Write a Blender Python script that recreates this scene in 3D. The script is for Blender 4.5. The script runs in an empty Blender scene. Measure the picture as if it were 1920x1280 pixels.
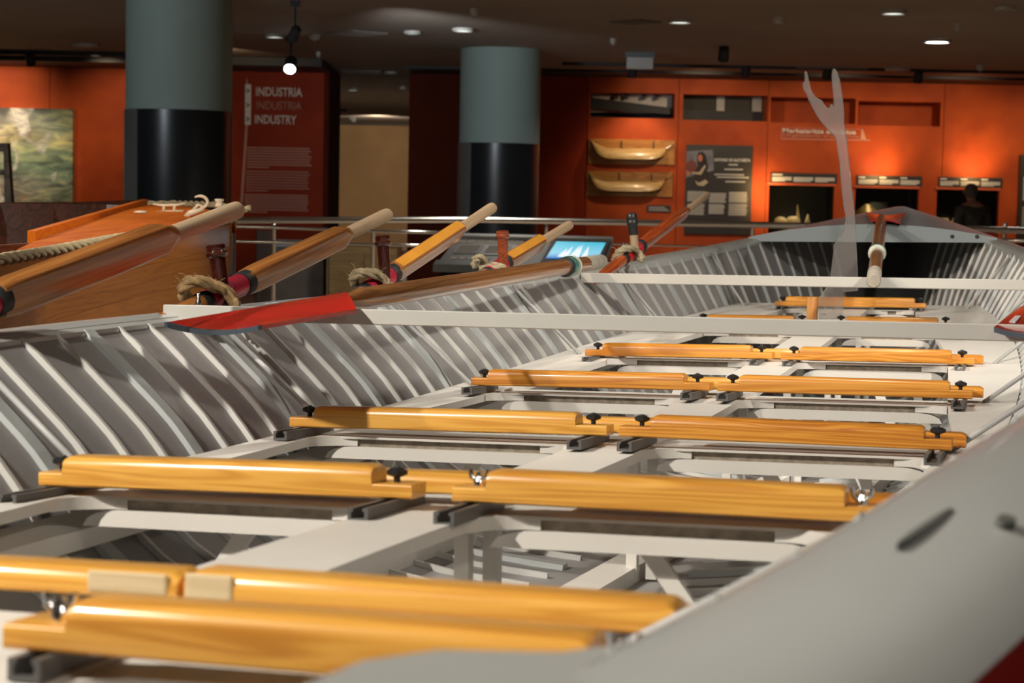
import bpy, bmesh, math, random
from mathutils import Vector as V, Matrix as Mx
random.seed(7)
sc = bpy.context.scene
COL = sc.collection
PI = math.pi

# ------------------------------------------------------------------ camera, world, exposure
FPX = 3504.0
HC = 1.30                                   # eye height above the floor
PITCH, ROLL = math.radians(4.49), 0.020
CW = V((0, 0, HC))
_fw = V((0, math.cos(PITCH), -math.sin(PITCH))); _up = V((0, math.sin(PITCH), math.cos(PITCH))); _rt = V((1, 0, 0))
RW = _rt * math.cos(ROLL) + _up * math.sin(ROLL); UW = -_rt * math.sin(ROLL) + _up * math.cos(ROLL); FW = _fw

cd = bpy.data.cameras.new('camera'); cam = bpy.data.objects.new('camera', cd); COL.objects.link(cam)
cm = Mx((RW, UW, -FW)).transposed().to_4x4(); cm.translation = CW
cam.matrix_world = cm
cd.sensor_width = 36.0; cd.lens = FPX * 36.0 / 1920.0; cd.clip_start = 0.05; cd.clip_end = 200
cd.dof.use_dof = True; cd.dof.focus_distance = 3.9; cd.dof.aperture_fstop = 10.5
sc.camera = cam
w = bpy.data.worlds.new('world'); sc.world = w; w.use_nodes = True
w.node_tree.nodes['Background'].inputs[0].default_value = (0.5, 0.5, 0.55, 1)
w.node_tree.nodes['Background'].inputs[1].default_value = 0.05
sc.view_settings.view_transform = 'Standard'; sc.view_settings.look = 'None'
sc.view_settings.gamma = 1.0; sc.view_settings.use_curve_mapping = False
sc.view_settings.exposure = 0.0

def spot(name, loc, target, watts, color=(1, .9, .78), angle=60, blend=.5, radius=.05):
    l = bpy.data.lights.new(name, 'SPOT'); l.energy = watts; l.color = color
    l.spot_size = math.radians(angle); l.spot_blend = blend; l.shadow_soft_size = radius
    o = bpy.data.objects.new(name, l); COL.objects.link(o)
    o.location = loc; o.rotation_euler = (V(target) - V(loc)).to_track_quat('-Z', 'Y').to_euler()
    return o
WARM = (1, .74, .46); WARM2 = (1, .85, .66); NEUT = (1, .93, .82); COOL = (.84, .93, 1)
# unseen spots over and behind the rowing boat, keys first, then added fills
spot('unseen_spot', (-1.95, 0.9, 2.9), (-.05, 1.95, 1.0), 430, NEUT, 75, .7, .05)
spot('unseen_spot', (-1.9, 2.8, 2.9), (.55, 3.8, 1.0), 170, NEUT, 70, .7, .05)
spot('unseen_spot', (-1.5, 4.9, 2.9), (1.5, 6.2, 1.1), 140, NEUT, 75, .7, .05)
spot('unseen_spot', (2.3, 2.6, 2.9), (.25, 5.1, 1.05), 430, NEUT, 50, .9, .08)  # added to lift the far left inner hull
spot('unseen_spot', (.5, 3.7, 2.9), (.5, 3.75, 1.0), 55, NEUT, 90, .8, .08)  # added overhead fill for the up-facing planks
spot('unseen_spot', (1.0, 5.3, 2.9), (1.0, 5.35, 1.0), 40, NEUT, 90, .8, .08)  # overhead fill, further forward
spot('unseen_spot', (0, -1.0, 2.85), (1.65, 8, 1.12), 270, NEUT, 14, .6, .06)  # narrow lamp added to reach under the bow deck
spot('unseen_spot', (1.55, 3.0, 2.9), (1.7, 7.5, 1.0), 170, NEUT, 26, .6, .05)  # added to brighten the floor inside the bow
spot('unseen_spot', (1.2, -0.2, 2.9), (.75, 1.0, 1.0), 75, NEUT, 80, .8, .10)  # fill for the near gunwale
# unseen lamps added to brighten the varnished boat
spot('unseen_spot', (-3.0, 3.6, 2.9), (-1.2, 6.0, 1.15), 420, WARM2, 80, .7, .05)
spot('unseen_spot', (-1.9, 7.2, 2.9), (-1.75, 6.6, 1.2), 60, WARM2, 80, .7, .05)
spot('unseen_spot', (.9, 5.0, 2.9), (-1.15, 5.7, .85), 180, WARM2, 36, .5, .05)
# wall washers, then lamps without fittings added to brighten the columns
for (x, y, tx, tz, p, a) in ((-7.2, 23.0, -7.4, 1.7, 210, 92), (-5.2, 23.0, -5.0, 1.3, 75, 80), (-3.4, 22.0, -3.4, 1.9, 26, 90),
                             (2.4, 23.6, 2.4, 1.7, 100, 90), (4.2, 23.4, 4.2, 1.5, 96, 90), (5.8, 23.4, 5.8, 1.6, 90, 90), (7.6, 23.4, 7.6, 1.6, 90, 90)):
    spot('wall_spot', (x, y, 2.84), (tx, 25.6, tz), p, WARM, a, .9, .06)
spot('wall_spot', (-6.5, 22.6, 2.84), (-6.5, 24.8, 1.65), 75, NEUT, 36, .6, .04)
spot('wall_spot', (1.75, 25.1, 2.72), (1.6, 25.6, 1.5), 36, WARM, 95, .9, .03)
for (x, y, tx, ty, p, a) in ((-4.6, 12.0, -3.2, 16.4, 200, 60), (-1.2, 16.5, -.2, 21.6, 290, 60)):
    spot('column_fill', (x, y, 2.6), (tx, ty, 2.2), p, COOL, a, .9, .2)
spot('hall_fill', (-3, 40.5, 2.8), (-3.2, 46, 1.7), 480, WARM2, 120, .9, .2)  # added to brighten the beige wall
# general fill of the hall, lamps added without fittings
for (x, y, p) in ((-5, 9, 450), (3.5, 10, 500), (0, 14, 420), (-5.5, 18, 300), (5, 18, 380), (-2.5, 33, 450), (0, -4, 220), (2, 22, 150)):
    spot('hall_fill', (x, y, 2.88), (x, y + .01, 0), p, NEUT, 150, .8, .25)

# ------------------------------------------------------------------ frames
def at(px, py, Y):
    """point of the hall seen at a pixel of the 1920x1280 photograph, Y metres ahead"""
    d = FW + RW * ((px - 960) / FPX) - UW * ((py - 640) / FPX)
    return CW + d * (Y / d.y)
_cb = V((0.659, -1.9609, 0.2096))
_rb = V((0.96073286, 0.27700151, 0.01620278)); _ub = V((-0.02013624, 0.0113613, 0.99973269)); _fb = V((-0.27674338, 0.96080231, -0.01649295))
_A = Mx((RW, UW, FW)).transposed() @ Mx((_rb, _ub, _fb))
MB = _A.to_4x4(); MB.translation = CW - _A @ _cb          # rowing boat standing, slightly trimmed and heeled, in the hall

# ------------------------------------------------------------------ materials
def nodes(m):
    m.use_nodes = True
    return m.node_tree.nodes, m.node_tree.links, m.node_tree.nodes['Principled BSDF']
def paint(name, c, rough=.5, metal=0, var=.12, scale=6, bump=0.0, coat=0, spec=.5, c2=None):
    m = bpy.data.materials.new(name); N, L, P = nodes(m)
    tc = N.new('ShaderNodeTexCoord'); nz = N.new('ShaderNodeTexNoise'); nz.inputs['Scale'].default_value = scale; nz.inputs['Detail'].default_value = 5
    L.new(tc.outputs['Object'], nz.inputs['Vector'])
    r = N.new('ShaderNodeValToRGB'); r.color_ramp.elements[0].position = .3; r.color_ramp.elements[1].position = .7
    a = c2 if c2 else tuple(x * (1 - var) for x in c); b = c if c2 else tuple(min(1, x * (1 + var)) for x in c)
    r.color_ramp.elements[0].color = (*a, 1); r.color_ramp.elements[1].color = (*b, 1)
    L.new(nz.outputs['Fac'], r.inputs['Fac']); L.new(r.outputs['Color'], P.inputs['Base Color'])
    P.inputs['Roughness'].default_value = rough; P.inputs['Metallic'].default_value = metal
    P.inputs['Coat Weight'].default_value = coat; P.inputs['Coat Roughness'].default_value = .08
    P.inputs['Specular IOR Level'].default_value = spec
    if bump:
        n2 = N.new('ShaderNodeTexNoise'); n2.inputs['Scale'].default_value = scale * 14; n2.inputs['Detail'].default_value = 4
        L.new(tc.outputs['Object'], n2.inputs['Vector'])
        bp = N.new('ShaderNodeBump'); bp.inputs['Strength'].default_value = bump; bp.inputs['Distance'].default_value = .01
        L.new(n2.outputs['Fac'], bp.inputs['Height']); L.new(bp.outputs['Normal'], P.inputs['Normal'])
    return m
def wood(name, dark, mid, light, scale=(1.2, 26, 26), rough=.3, coat=.6, rings=.5, dist=1.0):
    m = bpy.data.materials.new(name); N, L, P = nodes(m)
    tc = N.new('ShaderNodeTexCoord'); oi = N.new('ShaderNodeObjectInfo')
    mul = N.new('ShaderNodeMath'); mul.operation = 'MULTIPLY'; mul.inputs[1].default_value = 37.0; L.new(oi.outputs['Random'], mul.inputs[0])
    cmb = N.new('ShaderNodeCombineXYZ'); [L.new(mul.outputs[0], cmb.inputs[i]) for i in range(3)]
    mp = N.new('ShaderNodeMapping'); mp.inputs['Scale'].default_value = scale
    L.new(tc.outputs['Object'], mp.inputs['Vector'])
    ad = N.new('ShaderNodeVectorMath'); ad.operation = 'ADD'; L.new(mp.outputs[0], ad.inputs[0]); L.new(cmb.outputs[0], ad.inputs[1])
    nz = N.new('ShaderNodeTexNoise'); nz.inputs['Scale'].default_value = 1.0; nz.inputs['Detail'].default_value = 3; nz.inputs['Distortion'].default_value = dist
    L.new(ad.outputs[0], nz.inputs['Vector'])
    ws = N.new('ShaderNodeMath'); ws.operation = 'MULTIPLY'; ws.inputs[1].default_value = 55.0; L.new(nz.outputs['Fac'], ws.inputs[0])
    sn = N.new('ShaderNodeMath'); sn.operation = 'SINE'; L.new(ws.outputs[0], sn.inputs[0])
    mr = N.new('ShaderNodeMapRange'); mr.inputs['From Min'].default_value = -1; mr.inputs['From Max'].default_value = 1
    L.new(sn.outputs[0], mr.inputs['Value'])
    n2 = N.new('ShaderNodeTexNoise'); n2.inputs['Scale'].default_value = .35; n2.inputs['Detail'].default_value = 2; L.new(ad.outputs[0], n2.inputs['Vector'])
    mx = N.new('ShaderNodeMix'); mx.inputs['Factor'].default_value = rings
    L.new(n2.outputs['Fac'], mx.inputs['A']); L.new(mr.outputs['Result'], mx.inputs['B'])
    r = N.new('ShaderNodeValToRGB'); e = r.color_ramp.elements
    e[0].position = .08; e[0].color = (*dark, 1); e[1].position = .8; e[1].color = (*light, 1)
    x = e.new(.38); x.color = (*mid, 1)
    L.new(mx.outputs['Result'], r.inputs['Fac']); L.new(r.outputs['Color'], P.inputs['Base Color'])
    P.inputs['Roughness'].default_value = rough; P.inputs['Coat Weight'].default_value = coat; P.inputs['Coat Roughness'].default_value = .1
    bp = N.new('ShaderNodeBump'); bp.inputs['Strength'].default_value = .04; bp.inputs['Distance'].default_value = .002
    L.new(nz.outputs['Fac'], bp.inputs['Height']); L.new(bp.outputs['Normal'], P.inputs['Normal'])
    return m
def emit(name, c, s):
    m = bpy.data.materials.new(name); N, L, P = nodes(m)
    P.inputs['Base Color'].default_value = (*c, 1); P.inputs['Emission Color'].default_value = (*c, 1); P.inputs['Emission Strength'].default_value = s
    return m
def glass(name, c, rough=.03, ior=1.49):
    m = bpy.data.materials.new(name); N, L, P = nodes(m)
    P.inputs['Base Color'].default_value = (*c, 1); P.inputs['Transmission Weight'].default_value = 1; P.inputs['Roughness'].default_value = rough; P.inputs['IOR'].default_value = ior
    return m

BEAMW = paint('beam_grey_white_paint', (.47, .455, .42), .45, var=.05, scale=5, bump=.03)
WHITE = paint('boat_white_paint', (.70, .67, .62), .42, var=.05, scale=5, bump=.03)
HULL = paint('hull_grey', (.26, .25, .245), .5, var=.12, scale=4, bump=.04)  # shell toned darker than the ribs
RIBM = paint('rib_pale_paint', (.56, .55, .525), .45, var=.07, scale=5)
FRAMEM = paint('frame_pale_grey_paint', (.43, .455, .455), .45, var=.06, scale=5)
CAP = paint('gunwale_grey_gelcoat', (.44, .45, .435), .25, var=.05, scale=3, coat=.4)
DECKM = paint('bow_deck_grey_blue', (.23, .265, .285), .35, var=.06, scale=4, coat=.3)
REDG = paint('red_gelcoat', (.17, .008, .007), .3, coat=.4)
DIRT = paint('dusty_foam_strip', (.50, .42, .33), .95, var=.3, scale=60, bump=.8)
BLACKP = paint('black_plastic', (.018, .018, .02), .38, var=.2)
TRACKM = paint('dark_grey_track', (.085, .083, .08), .45, var=.15)
SLOT = paint('slot_recess', (.09, .09, .082), .8)
CHROME = paint('chrome', (.8, .8, .8), .15, metal=1, var=.05)
STEEL = paint('brushed_steel', (.62, .62, .58), .22, metal=1, var=.05)
ROD = paint('grey_painted_rod', (.42, .42, .41), .45, metal=.0, var=.1)
PINE = wood('varnished_pine', (.34, .10, .012), (.56, .21, .024), (.70, .32, .05), rough=.32, coat=.15, rings=.46, scale=(1.0, 22, 30))
PINE2 = wood('aged_varnished_pine', (.46, .17, .022), (.66, .31, .05), (.80, .43, .085), rough=.3, coat=.25, rings=.38, scale=(1.0, 22, 28))
BAREW = wood('bare_worn_wood', (.35, .24, .12), (.55, .41, .23), (.68, .55, .34), rough=.7, coat=0, rings=.2)
OARW = wood('varnished_oar_wood', (.12, .04, .012), (.25, .095, .03), (.38, .165, .055), scale=(.8, 18, 18), rough=.22, coat=.6, rings=.35)
OARW2 = wood('amber_oar_wood', (.15, .048, .011), (.28, .10, .023), (.38, .16, .042), scale=(.8, 20, 20), rough=.28, coat=.4, rings=.4)
OCHRE = paint('ochre_painted_wood', (.62, .27, .035), .3, var=.12, scale=12, coat=.5)
GRIP = wood('bare_grip_wood', (.20, .13, .075), (.33, .225, .135), (.45, .33, .21), scale=(1.5, 30, 30), rough=.65, coat=0, rings=.2)
GRIPD = paint('grey_wrapped_grip', (.36, .32, .26), .7, var=.2, scale=30)
REDP = paint('glossy_red_paint', (.62, .022, .012), .2, var=.12, scale=10, coat=.8, bump=.1)
DREDP = paint('dark_red_gloss', (.28, .012, .012), .2, var=.1, coat=.6)
CRIM = paint('crimson_leather', (.40, .018, .045), .35, var=.2, scale=20)
REDL = paint('red_leather', (.52, .02, .02), .35, var=.2, scale=20)
GREEN = paint('green_painted_collar', (.05, .17, .145), .25, var=.1, coat=.6)
CREAM = paint('cream_rubber', (.5, .52, .43), .4, var=.08)
PINM = wood('mahogany_pin_wood', (.014, .003, .002), (.033, .006, .004), (.06, .011, .006), scale=(2, 25, 25), rough=.2, coat=.8, rings=.3)
ROPE = paint('hemp_rope', (.60, .38, .17), .95, var=.35, scale=70, bump=1)
WOOL = paint('cream_cotton_rope', (.66, .56, .37), .95, var=.25, scale=60, bump=1)
MAHOG = wood('varnished_mahogany', (.15, .045, .006), (.25, .085, .011), (.34, .125, .018), scale=(.7, 14, 14), rough=.35, coat=.3, rings=.3)
DECKW = wood('varnished_orange_deck', (.30, .055, .004), (.46, .10, .007), (.60, .16, .012), scale=(.5, 8, 8), rough=.55, coat=.0, rings=.25)
DECKW.node_tree.nodes['Principled BSDF'].inputs['Specular IOR Level'].default_value = .15
DARKW = wood('dark_and_shaded_wood', (.02, .006, .003), (.05, .014, .007), (.09, .026, .012), scale=(.5, 8, 8), rough=.4, coat=.3)  # dark wood; also puts shade into the varnished boat's far side and interior
FITW = paint('cream_deck_fitting', (.72, .64, .50), .35, var=.06)
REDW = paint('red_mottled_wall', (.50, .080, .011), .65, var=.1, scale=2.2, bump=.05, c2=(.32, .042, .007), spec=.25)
REDW2 = paint('red_wall_shaded', (.33, .034, .006), .65, var=.1, scale=1.6, bump=.05, c2=(.24, .022, .004), spec=.2)  # same red wall where less light falls, shade put into the colour
REDW3 = paint('red_wall_unlit', (.085, .012, .003), .8, var=.12, scale=2, spec=.15)  # red wall out of the light, its darkness put into the colour
BEIGE = paint('beige_plaster', (.30, .175, .075), .8, var=.16, scale=.9)
CEIL = paint('dark_ceiling', (.24, .19, .15), .8, var=.10, scale=.7)
BLK = paint('black_matt', (.012, .012, .013), .6, var=.2)
COLG = paint('column_teal_grey', (.195, .25, .225), .7, var=.06, scale=1.2)
COLB = paint('column_black_gloss', (.010, .011, .012), .28, var=.2, scale=2)
COLS = paint('column_grey_sheet', (.085, .085, .08), .45, var=.1)
FLOORM = paint('brown_floor', (.26, .19, .14), .45, var=.15, scale=1.5)
GREYW = paint('grey_side_wall', (.16, .13, .115), .8, var=.1)
PANELB = paint('panel_black', (.020, .017, .016), .5, var=.1)
TXT = paint('text_white', (.72, .70, .66), .6, var=.03)
TXTP = paint('text_pink', (.50, .25, .20), .6, var=.03)
TXTR = paint('text_red', (.42, .19, .15), .6, var=.03)
TXTG = paint('text_grey', (.42, .40, .37), .6, var=.05)
GREYD = paint('console_grey', (.11, .12, .125), .5, var=.08)
GREYL = paint('console_light_grey', (.23, .25, .25), .5, var=.06)
DOFF = paint('white_fitting', (.42, .40, .36), .5, var=.05)
LEDB = emit('lamp_white', (.93, .97, 1), 14)
LEDD = emit('lamp_dim', (.9, .95, .9), 1.6)
ACRYL = glass('clear_acrylic', (.66, .63, .61), .04, 1.3)
ACRYL.node_tree.nodes['Principled BSDF'].inputs['Transmission Weight'].default_value = .84
PANE = glass('case_glass', (.97, .98, .97), 0.0, 1.02)
LEDGE = paint('orange_ledge', (.58, .10, .03), .5, var=.05)

# ------------------------------------------------------------------ mesh helpers
class MB_:
    def __init__(s): s.v = []; s.f = []
    def quadring(s, rings, caps=True, closed=True):
        n = len(rings[0]); b = len(s.v)
        for r in rings: s.v += [tuple(p) for p in r]
        for i in range(len(rings) - 1):
            for j in range(n if closed else n - 1):
                k = (j + 1) % n
                s.f.append((b + i * n + j, b + i * n + k, b + (i + 1) * n + k, b + (i + 1) * n + j))
        if caps and closed:
            s.f.append(tuple(b + j for j in reversed(range(n)))); s.f.append(tuple(b + (len(rings) - 1) * n + j for j in range(n)))
        return s
    def box(s, lo, hi, M=None):
        b = len(s.v)
        for x in (lo[0], hi[0]):
            for y in (lo[1], hi[1]):
                for z in (lo[2], hi[2]):
                    p = V((x, y, z)); s.v.append(tuple(M @ p if M else p))
        for q in ((0, 1, 3, 2), (4, 6, 7, 5), (0, 4, 5, 1), (2, 3, 7, 6), (0, 2, 6, 4), (1, 5, 7, 3)): s.f.append(tuple(b + i for i in q))
        return s
    def tube(s, pts, r, n=10, caps=True, sx=1.0):
        pts = [V(p) for p in pts]; rr = r if isinstance(r, (list, tuple)) else [r] * len(pts)
        t0 = (pts[1] - pts[0]).normalized(); ref = V((0, 0, 1)) if abs(t0.z) < .9 else V((1, 0, 0))
        u = t0.cross(ref).normalized(); rings = []
        for i, p in enumerate(pts):
            t = (pts[min(i + 1, len(pts) - 1)] - pts[max(i - 1, 0)]).normalized()
            u = (u - t * u.dot(t)).normalized(); w_ = t.cross(u)
            rings.append([p + (u * math.cos(a) * sx + w_ * math.sin(a)) * rr[i] for a in [2 * PI * j / n for j in range(n)]])
        return s.quadring(rings, caps)
    def lathe(s, prof, n=20, M=None, lob=0, nl=5):
        rings = []
        for (r, z) in prof:
            ring = []
            for j in range(n):
                a = 2 * PI * j / n; q = r * (1 + lob * math.cos(nl * a)); p = V((q * math.cos(a), q * math.sin(a), z)); ring.append(M @ p if M else p)
            rings.append(ring)
        return s.quadring(rings)
    def prism(s, poly, h0, h1, M=None):
        r0 = [V((x, y, h0)) for x, y in poly]; r1 = [V((x, y, h1)) for x, y in poly]
        if M: r0 = [M @ p for p in r0]; r1 = [M @ p for p in r1]
        return s.quadring([r0, r1])
    def slab(s, quad, n, th):
        """quad of 3D points extruded along n"""
        a = [V(p) for p in quad]; b = [p + V(n) * th for p in a]
        return s.quadring([a, b])
    def build(s, name, m, parent=None, smooth=False, bevel=0, seg=2, auto=None, Mw=None):
        me = bpy.data.meshes.new(name); me.from_pydata(s.v, [], s.f)
        bm = bmesh.new(); bm.from_mesh(me); bmesh.ops.recalc_face_normals(bm, faces=bm.faces)
        if bevel: bmesh.ops.bevel(bm, geom=list(bm.edges), offset=bevel, segments=seg, affect='EDGES', profile=.5, clamp_overlap=True)
        bm.to_mesh(me); bm.free()
        me.materials.append(m)
        if smooth: me.shade_smooth()
        if auto is not None:
            me.shade_smooth(); me.set_sharp_from_angle(angle=math.radians(auto))
        o = bpy.data.objects.new(name, me); COL.objects.link(o)
        if parent: o.parent = parent
        if Mw: o.matrix_basis = Mw
        return o
def thing(name, label, cat, M=None, group=None):
    o = bpy.data.objects.new(name, None); COL.objects.link(o); o.empty_display_size = .05
    if M is not None: o.matrix_basis = M
    o['label'] = label; o['category'] = cat
    if group: o['group'] = group
    return o
def tag(o, label, cat, group=None):
    o['label'] = label; o['category'] = cat
    if group: o['group'] = group
    return o
def struct(o): o['kind'] = 'structure'; return o
def T(*a): return Mx.Translation(V(a))
def text(body, name, width, loc, m, parent=None, depth=.004, Mw=None, height=None, shear=0):
    cu = bpy.data.curves.new(name, 'FONT'); cu.body = body; cu.size = 1; cu.extrude = 0.0; cu.align_x = 'LEFT'; cu.shear = shear; cu.offset = .022
    to = bpy.data.objects.new('tmp', cu); COL.objects.link(to)
    bpy.context.view_layer.update()
    dg = bpy.context.evaluated_depsgraph_get()
    me = bpy.data.meshes.new_from_object(to.evaluated_get(dg)); bpy.data.objects.remove(to)
    xs = [v.co.x for v in me.vertices]; ys = [v.co.y for v in me.vertices]
    k = width / (max(xs) - min(xs)); ky = (height / (max(ys) - min(ys))) if height else k
    x0 = min(xs); y0 = min(ys)
    for v in me.vertices: v.co = ((v.co.x - x0) * k, (v.co.y - y0) * ky, 0)
    bm = bmesh.new(); bm.from_mesh(me)
    r = bmesh.ops.extrude_face_region(bm, geom=list(bm.faces)); bmesh.ops.translate(bm, verts=[e for e in r['geom'] if isinstance(e, bmesh.types.BMVert)], vec=(0, 0, depth))
    bm.to_mesh(me); bm.free(); me.materials.clear(); me.materials.append(m); me.name = name
    o = bpy.data.objects.new(name, me); COL.objects.link(o)
    if parent: o.parent = parent
    o.matrix_basis = Mw if Mw else T(*loc) @ Mx.Rotation(PI / 2, 4, 'X')
    return o

# ------------------------------------------------------------------ hall shell
ZC = HC + 1.65
def bx(lo, hi): return MB_().box(lo, hi)
struct(bx((-16, -9, -.2), (16, 48.5, 0)).build('floor', FLOORM))
struct(bx((-16, -9, ZC), (16, 48.5, ZC + .3)).build('ceiling', CEIL))
struct(bx((-16.3, -9, 0), (-16, 48.5, ZC)).build('wall_left', GREYW))
struct(bx((16, -9, 0), (16.3, 48.5, ZC)).build('wall_right', GREYW))
struct(bx((-16.3, -9.3, 0), (16.3, -9, ZC)).build('wall_rear', GREYW))
YW = 25.6
def wx(px, Y=YW): return at(px, 300, Y).x
def wz(px, py, Y=YW): return at(px, py, Y).z
# deep beige wall seen through the gap
struct(bx((-8, 46, 0), (4, 46.3, wz(690, 234, 46))).build('wall_back_beige', BEIGE))
struct(bx((-16, 46.05, 0), (16, 46.4, ZC)).build('wall_back_dark', BLK))
# panelled red walls: every panel a mesh with its openings cut as recesses
def panel_wall(x0, x1, z0, z1, Y, holes, m, parent, th=.12):
    xs = sorted({x0, x1} | {h[0] for h in holes} | {h[1] for h in holes}); zs = sorted({z0, z1} | {h[2] for h in holes} | {h[3] for h in holes})
    b = MB_()
    for i in range(len(xs) - 1):
        for j in range(len(zs) - 1):
            cx, cz = (xs[i] + xs[i + 1]) / 2, (zs[j] + zs[j + 1]) / 2
            if any(h[0] < cx < h[1] and h[2] < cz < h[3] for h in holes): continue
            b.box((xs[i], Y, zs[j]), (xs[i + 1], Y + th, zs[j + 1]))
    return b.build('wall_panel', m, parent)
zt_r = wz(1500, 152)
niche = []
for (a, b_, yt, yb) in ((1105, 1262, 174, 221), (1278, 1436, 178, 226), (1442, 1601, 183, 231), (1606, 1760, 190, 236)):
    niche.append((wx(a), wx(b_), wz((a + b_) / 2, yb), wz((a + b_) / 2, yt)))
cases = []
for (a, b_, yt) in ((1444, 1566, 348), (1606, 1725, 353), (1759, 1876, 356)):
    cases.append((wx(a), wx(b_), wz((a + b_) / 2, 470), wz((a + b_) / 2, yt)))
wall = struct(bx((wx(765), YW + .75, 0), (wx(2300), YW + .9, ZC)).build('wall_back_right', BLK))
seams = [765, 860, 1100, 1270, 1437.5, 1767, 1925, 2300]
for i in range(len(seams) - 1):
    a, b_ = wx(seams[i]) + .004, wx(seams[i + 1]) - .004
    hs = [(max(h[0], a), min(h[1], b_), h[2], h[3]) for h in niche + cases if h[1] > a and h[0] < b_]
    panel_wall(a, b_, 0, zt_r, YW, hs, REDW3 if i == 0 else (REDW2 if i == 1 else REDW), wall)  # left panels get the darker reds in place of missing light
# niche linings and what shows in them
for i, h in enumerate(niche):
    b = MB_(); d = .5
    b.box((h[0] - .02, YW + .1, h[2] - .02), (h[1] + .02, YW + d, h[2])); b.box((h[0] - .02, YW + .1, h[3]), (h[1] + .02, YW + d, h[3] + .02))
    b.box((h[0] - .02, YW + .1, h[2]), (h[0], YW + d, h[3])); b.box((h[1], YW + .1, h[2]), (h[1] + .02, YW + d, h[3]))
    if i > 1: b.box((h[0], YW + d, h[2]), (h[1], YW + d + .02, h[3]))
    b.build('niche_lining', REDW if i > 1 else REDW, wall)
h = niche[0]
MB_().quadring([[(h[0], y, h[3] - .30 + .1), (h[1], y, h[3] - .27), (h[1], y, h[3] - .18), (h[0] + .05, y, h[3] - .06), (h[0], y, h[3] - .02)] for y in (YW + .30, YW + .33)]).build('dark_backing', BLK, wall)
bx((h[0], YW + .5, h[3] - .25), (h[1], YW + .52, h[3])).build('pale_backing', paint('pale_lit_backing', (.55, .52, .47), .7), wall)
for k in (.3, .42, .63, .78): bx((h[0] + (h[1] - h[0]) * k, YW + .36, h[3] - .07), (h[0] + (h[1] - h[0]) * k + .05, YW + .4, h[3])).build('lamp_silhouette', BLK, wall)
h = niche[1]; gw = paint('pale_post', (.45, .42, .38), .7); dk = paint('olive_dark', (.035, .03, .02), .7)
bx((h[0], YW + .5, h[2]), (h[1], YW + .52, h[3])).build('dark_backing', dk, wall)
bx((h[0], YW + .42, h[2]), (h[1], YW + .46, h[2] + .15)).build('dark_backing', BLK, wall)
for k, w_ in ((.44, .11), (.87, .13)): bx((h[0] + (h[1] - h[0]) * k, YW + .47, h[2] + .1), (h[0] + (h[1] - h[0]) * k + w_, YW + .5, h[3])).build('pale_post', gw, wall)
# display cases in the right wall
for i, h in enumerate(cases):
    b = MB_(); d = .55; tz = h[3] + .14
    b.box((h[0] - .02, YW + .125, h[2] - .02), (h[1] + .02, YW + d, h[2])); b.box((h[0] - .02, YW + .125, tz), (h[1] + .02, YW + d, tz + .02))
    b.box((h[0] - .02, YW + .125, h[2]), (h[0], YW + d, tz)); b.box((h[1], YW + .125, h[2]), (h[1] + .02, YW + d, tz)); b.box((h[0], YW + d, h[2]), (h[1], YW + d + .02, tz))
    c = thing('display_case', ['black wall display case with glowing pale model fragments, left of the acrylic arm', 'wall display case behind the clear acrylic arm with greenish interior', 'rightmost black wall display case, behind the standing visitor'][i], 'display case', T(0, 0, 0))
    b.build('case_lining', BLK, c)
    bx((h[0], YW + .03, h[2]), (h[1], YW + .036, h[3])).build('glass_pane', PANE, c)
    bx((h[0] - .03, YW - .05, h[3]), (h[1] + .01, YW + .02, h[3] + .032)).build('ledge', LEDGE, c)
    lz0, lz1 = h[3] + .034, h[3] + .17
    bx((h[0] + .01, YW - .035, lz0), (h[1] + .03, YW + .0, lz1)).build('label_board', PANELB, c)
    W_ = h[1] - h[0]; b = MB_()
    for q in range(3):
        for r_ in range(4):
            xx = h[0] + .03 + q * W_ * .33; b.box((xx, YW - .039, lz0 + .02 + r_ * .016), (xx + W_ * (.30 if r_ else .2 + .06 * ((q + i) % 2)), YW - .035, lz0 + .031 + r_ * .016))
        if i or q == 0: b.box((h[0] + .03 + q * W_ * .33, YW - .039, lz0 + .1), (h[0] + .03 + q * W_ * .33 + (.14 if i == 0 else .09), YW - .035, lz0 + .118))
    o = b.build('label_text', TXT, c); o['kind'] = 'stuff'
# fragments in the cases
GLOW = paint('pale_lit_model', (.8, .66, .36), .6)
h = cases[0]; zb = wz(1500, 418) - .02
bx((h[0], YW + .06, zb - .05), (h[1], YW + .5, zb - .03)).build('shelf_board', BLK, wall)
for k, (px, w_, hh, ty) in enumerate(((1467, .17, .13, 0), (1491, .2, .14, 0), (1501, .06, .27, 1), (1517, .09, .14, 1))):
    x = wx(px, YW + .25); b = MB_()
    if ty: b.quadring([[(x - w_ / 2, y, zb - .03), (x + w_ / 2, y, zb - .03), (x + w_ * (.1 if k == 3 else -.4), y, zb + hh)] for y in (YW + .2, YW + .3)])
    else: b.lathe([(w_ * .5, 0), (w_ * .5, hh * .6), (w_ * .4, hh * .85), (w_ * .15, hh)], 14, T(x, YW + .25, zb - .03))
    tag(b.build('ship_model_piece', GLOW, auto=40), ['rounded pale model piece, first from the left in the black case', 'wider rounded pale model piece, second in the black case', 'tall pale sail shape in the black case', 'small pale triangular sail, last in the black case'][k], 'model')
h = cases[1]; zb2 = wz(1640, 402)
bx((h[0], YW + .06, zb2 - .1), (h[1], YW + .5, zb2 - .08)).build('shelf_board', BLK, wall)
b = MB_().lathe([(.02, 0), (.2, .03), (.22, .06), (.1, .16), (.03, .22)], 14, T(wx(1630, 25.8), YW + .25, zb2 - .08)); tag(b.build('brass_model', paint('brassy', (.4, .26, .08), .4, metal=.3), auto=40), 'small golden model in the greenish wall case', 'model')
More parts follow.
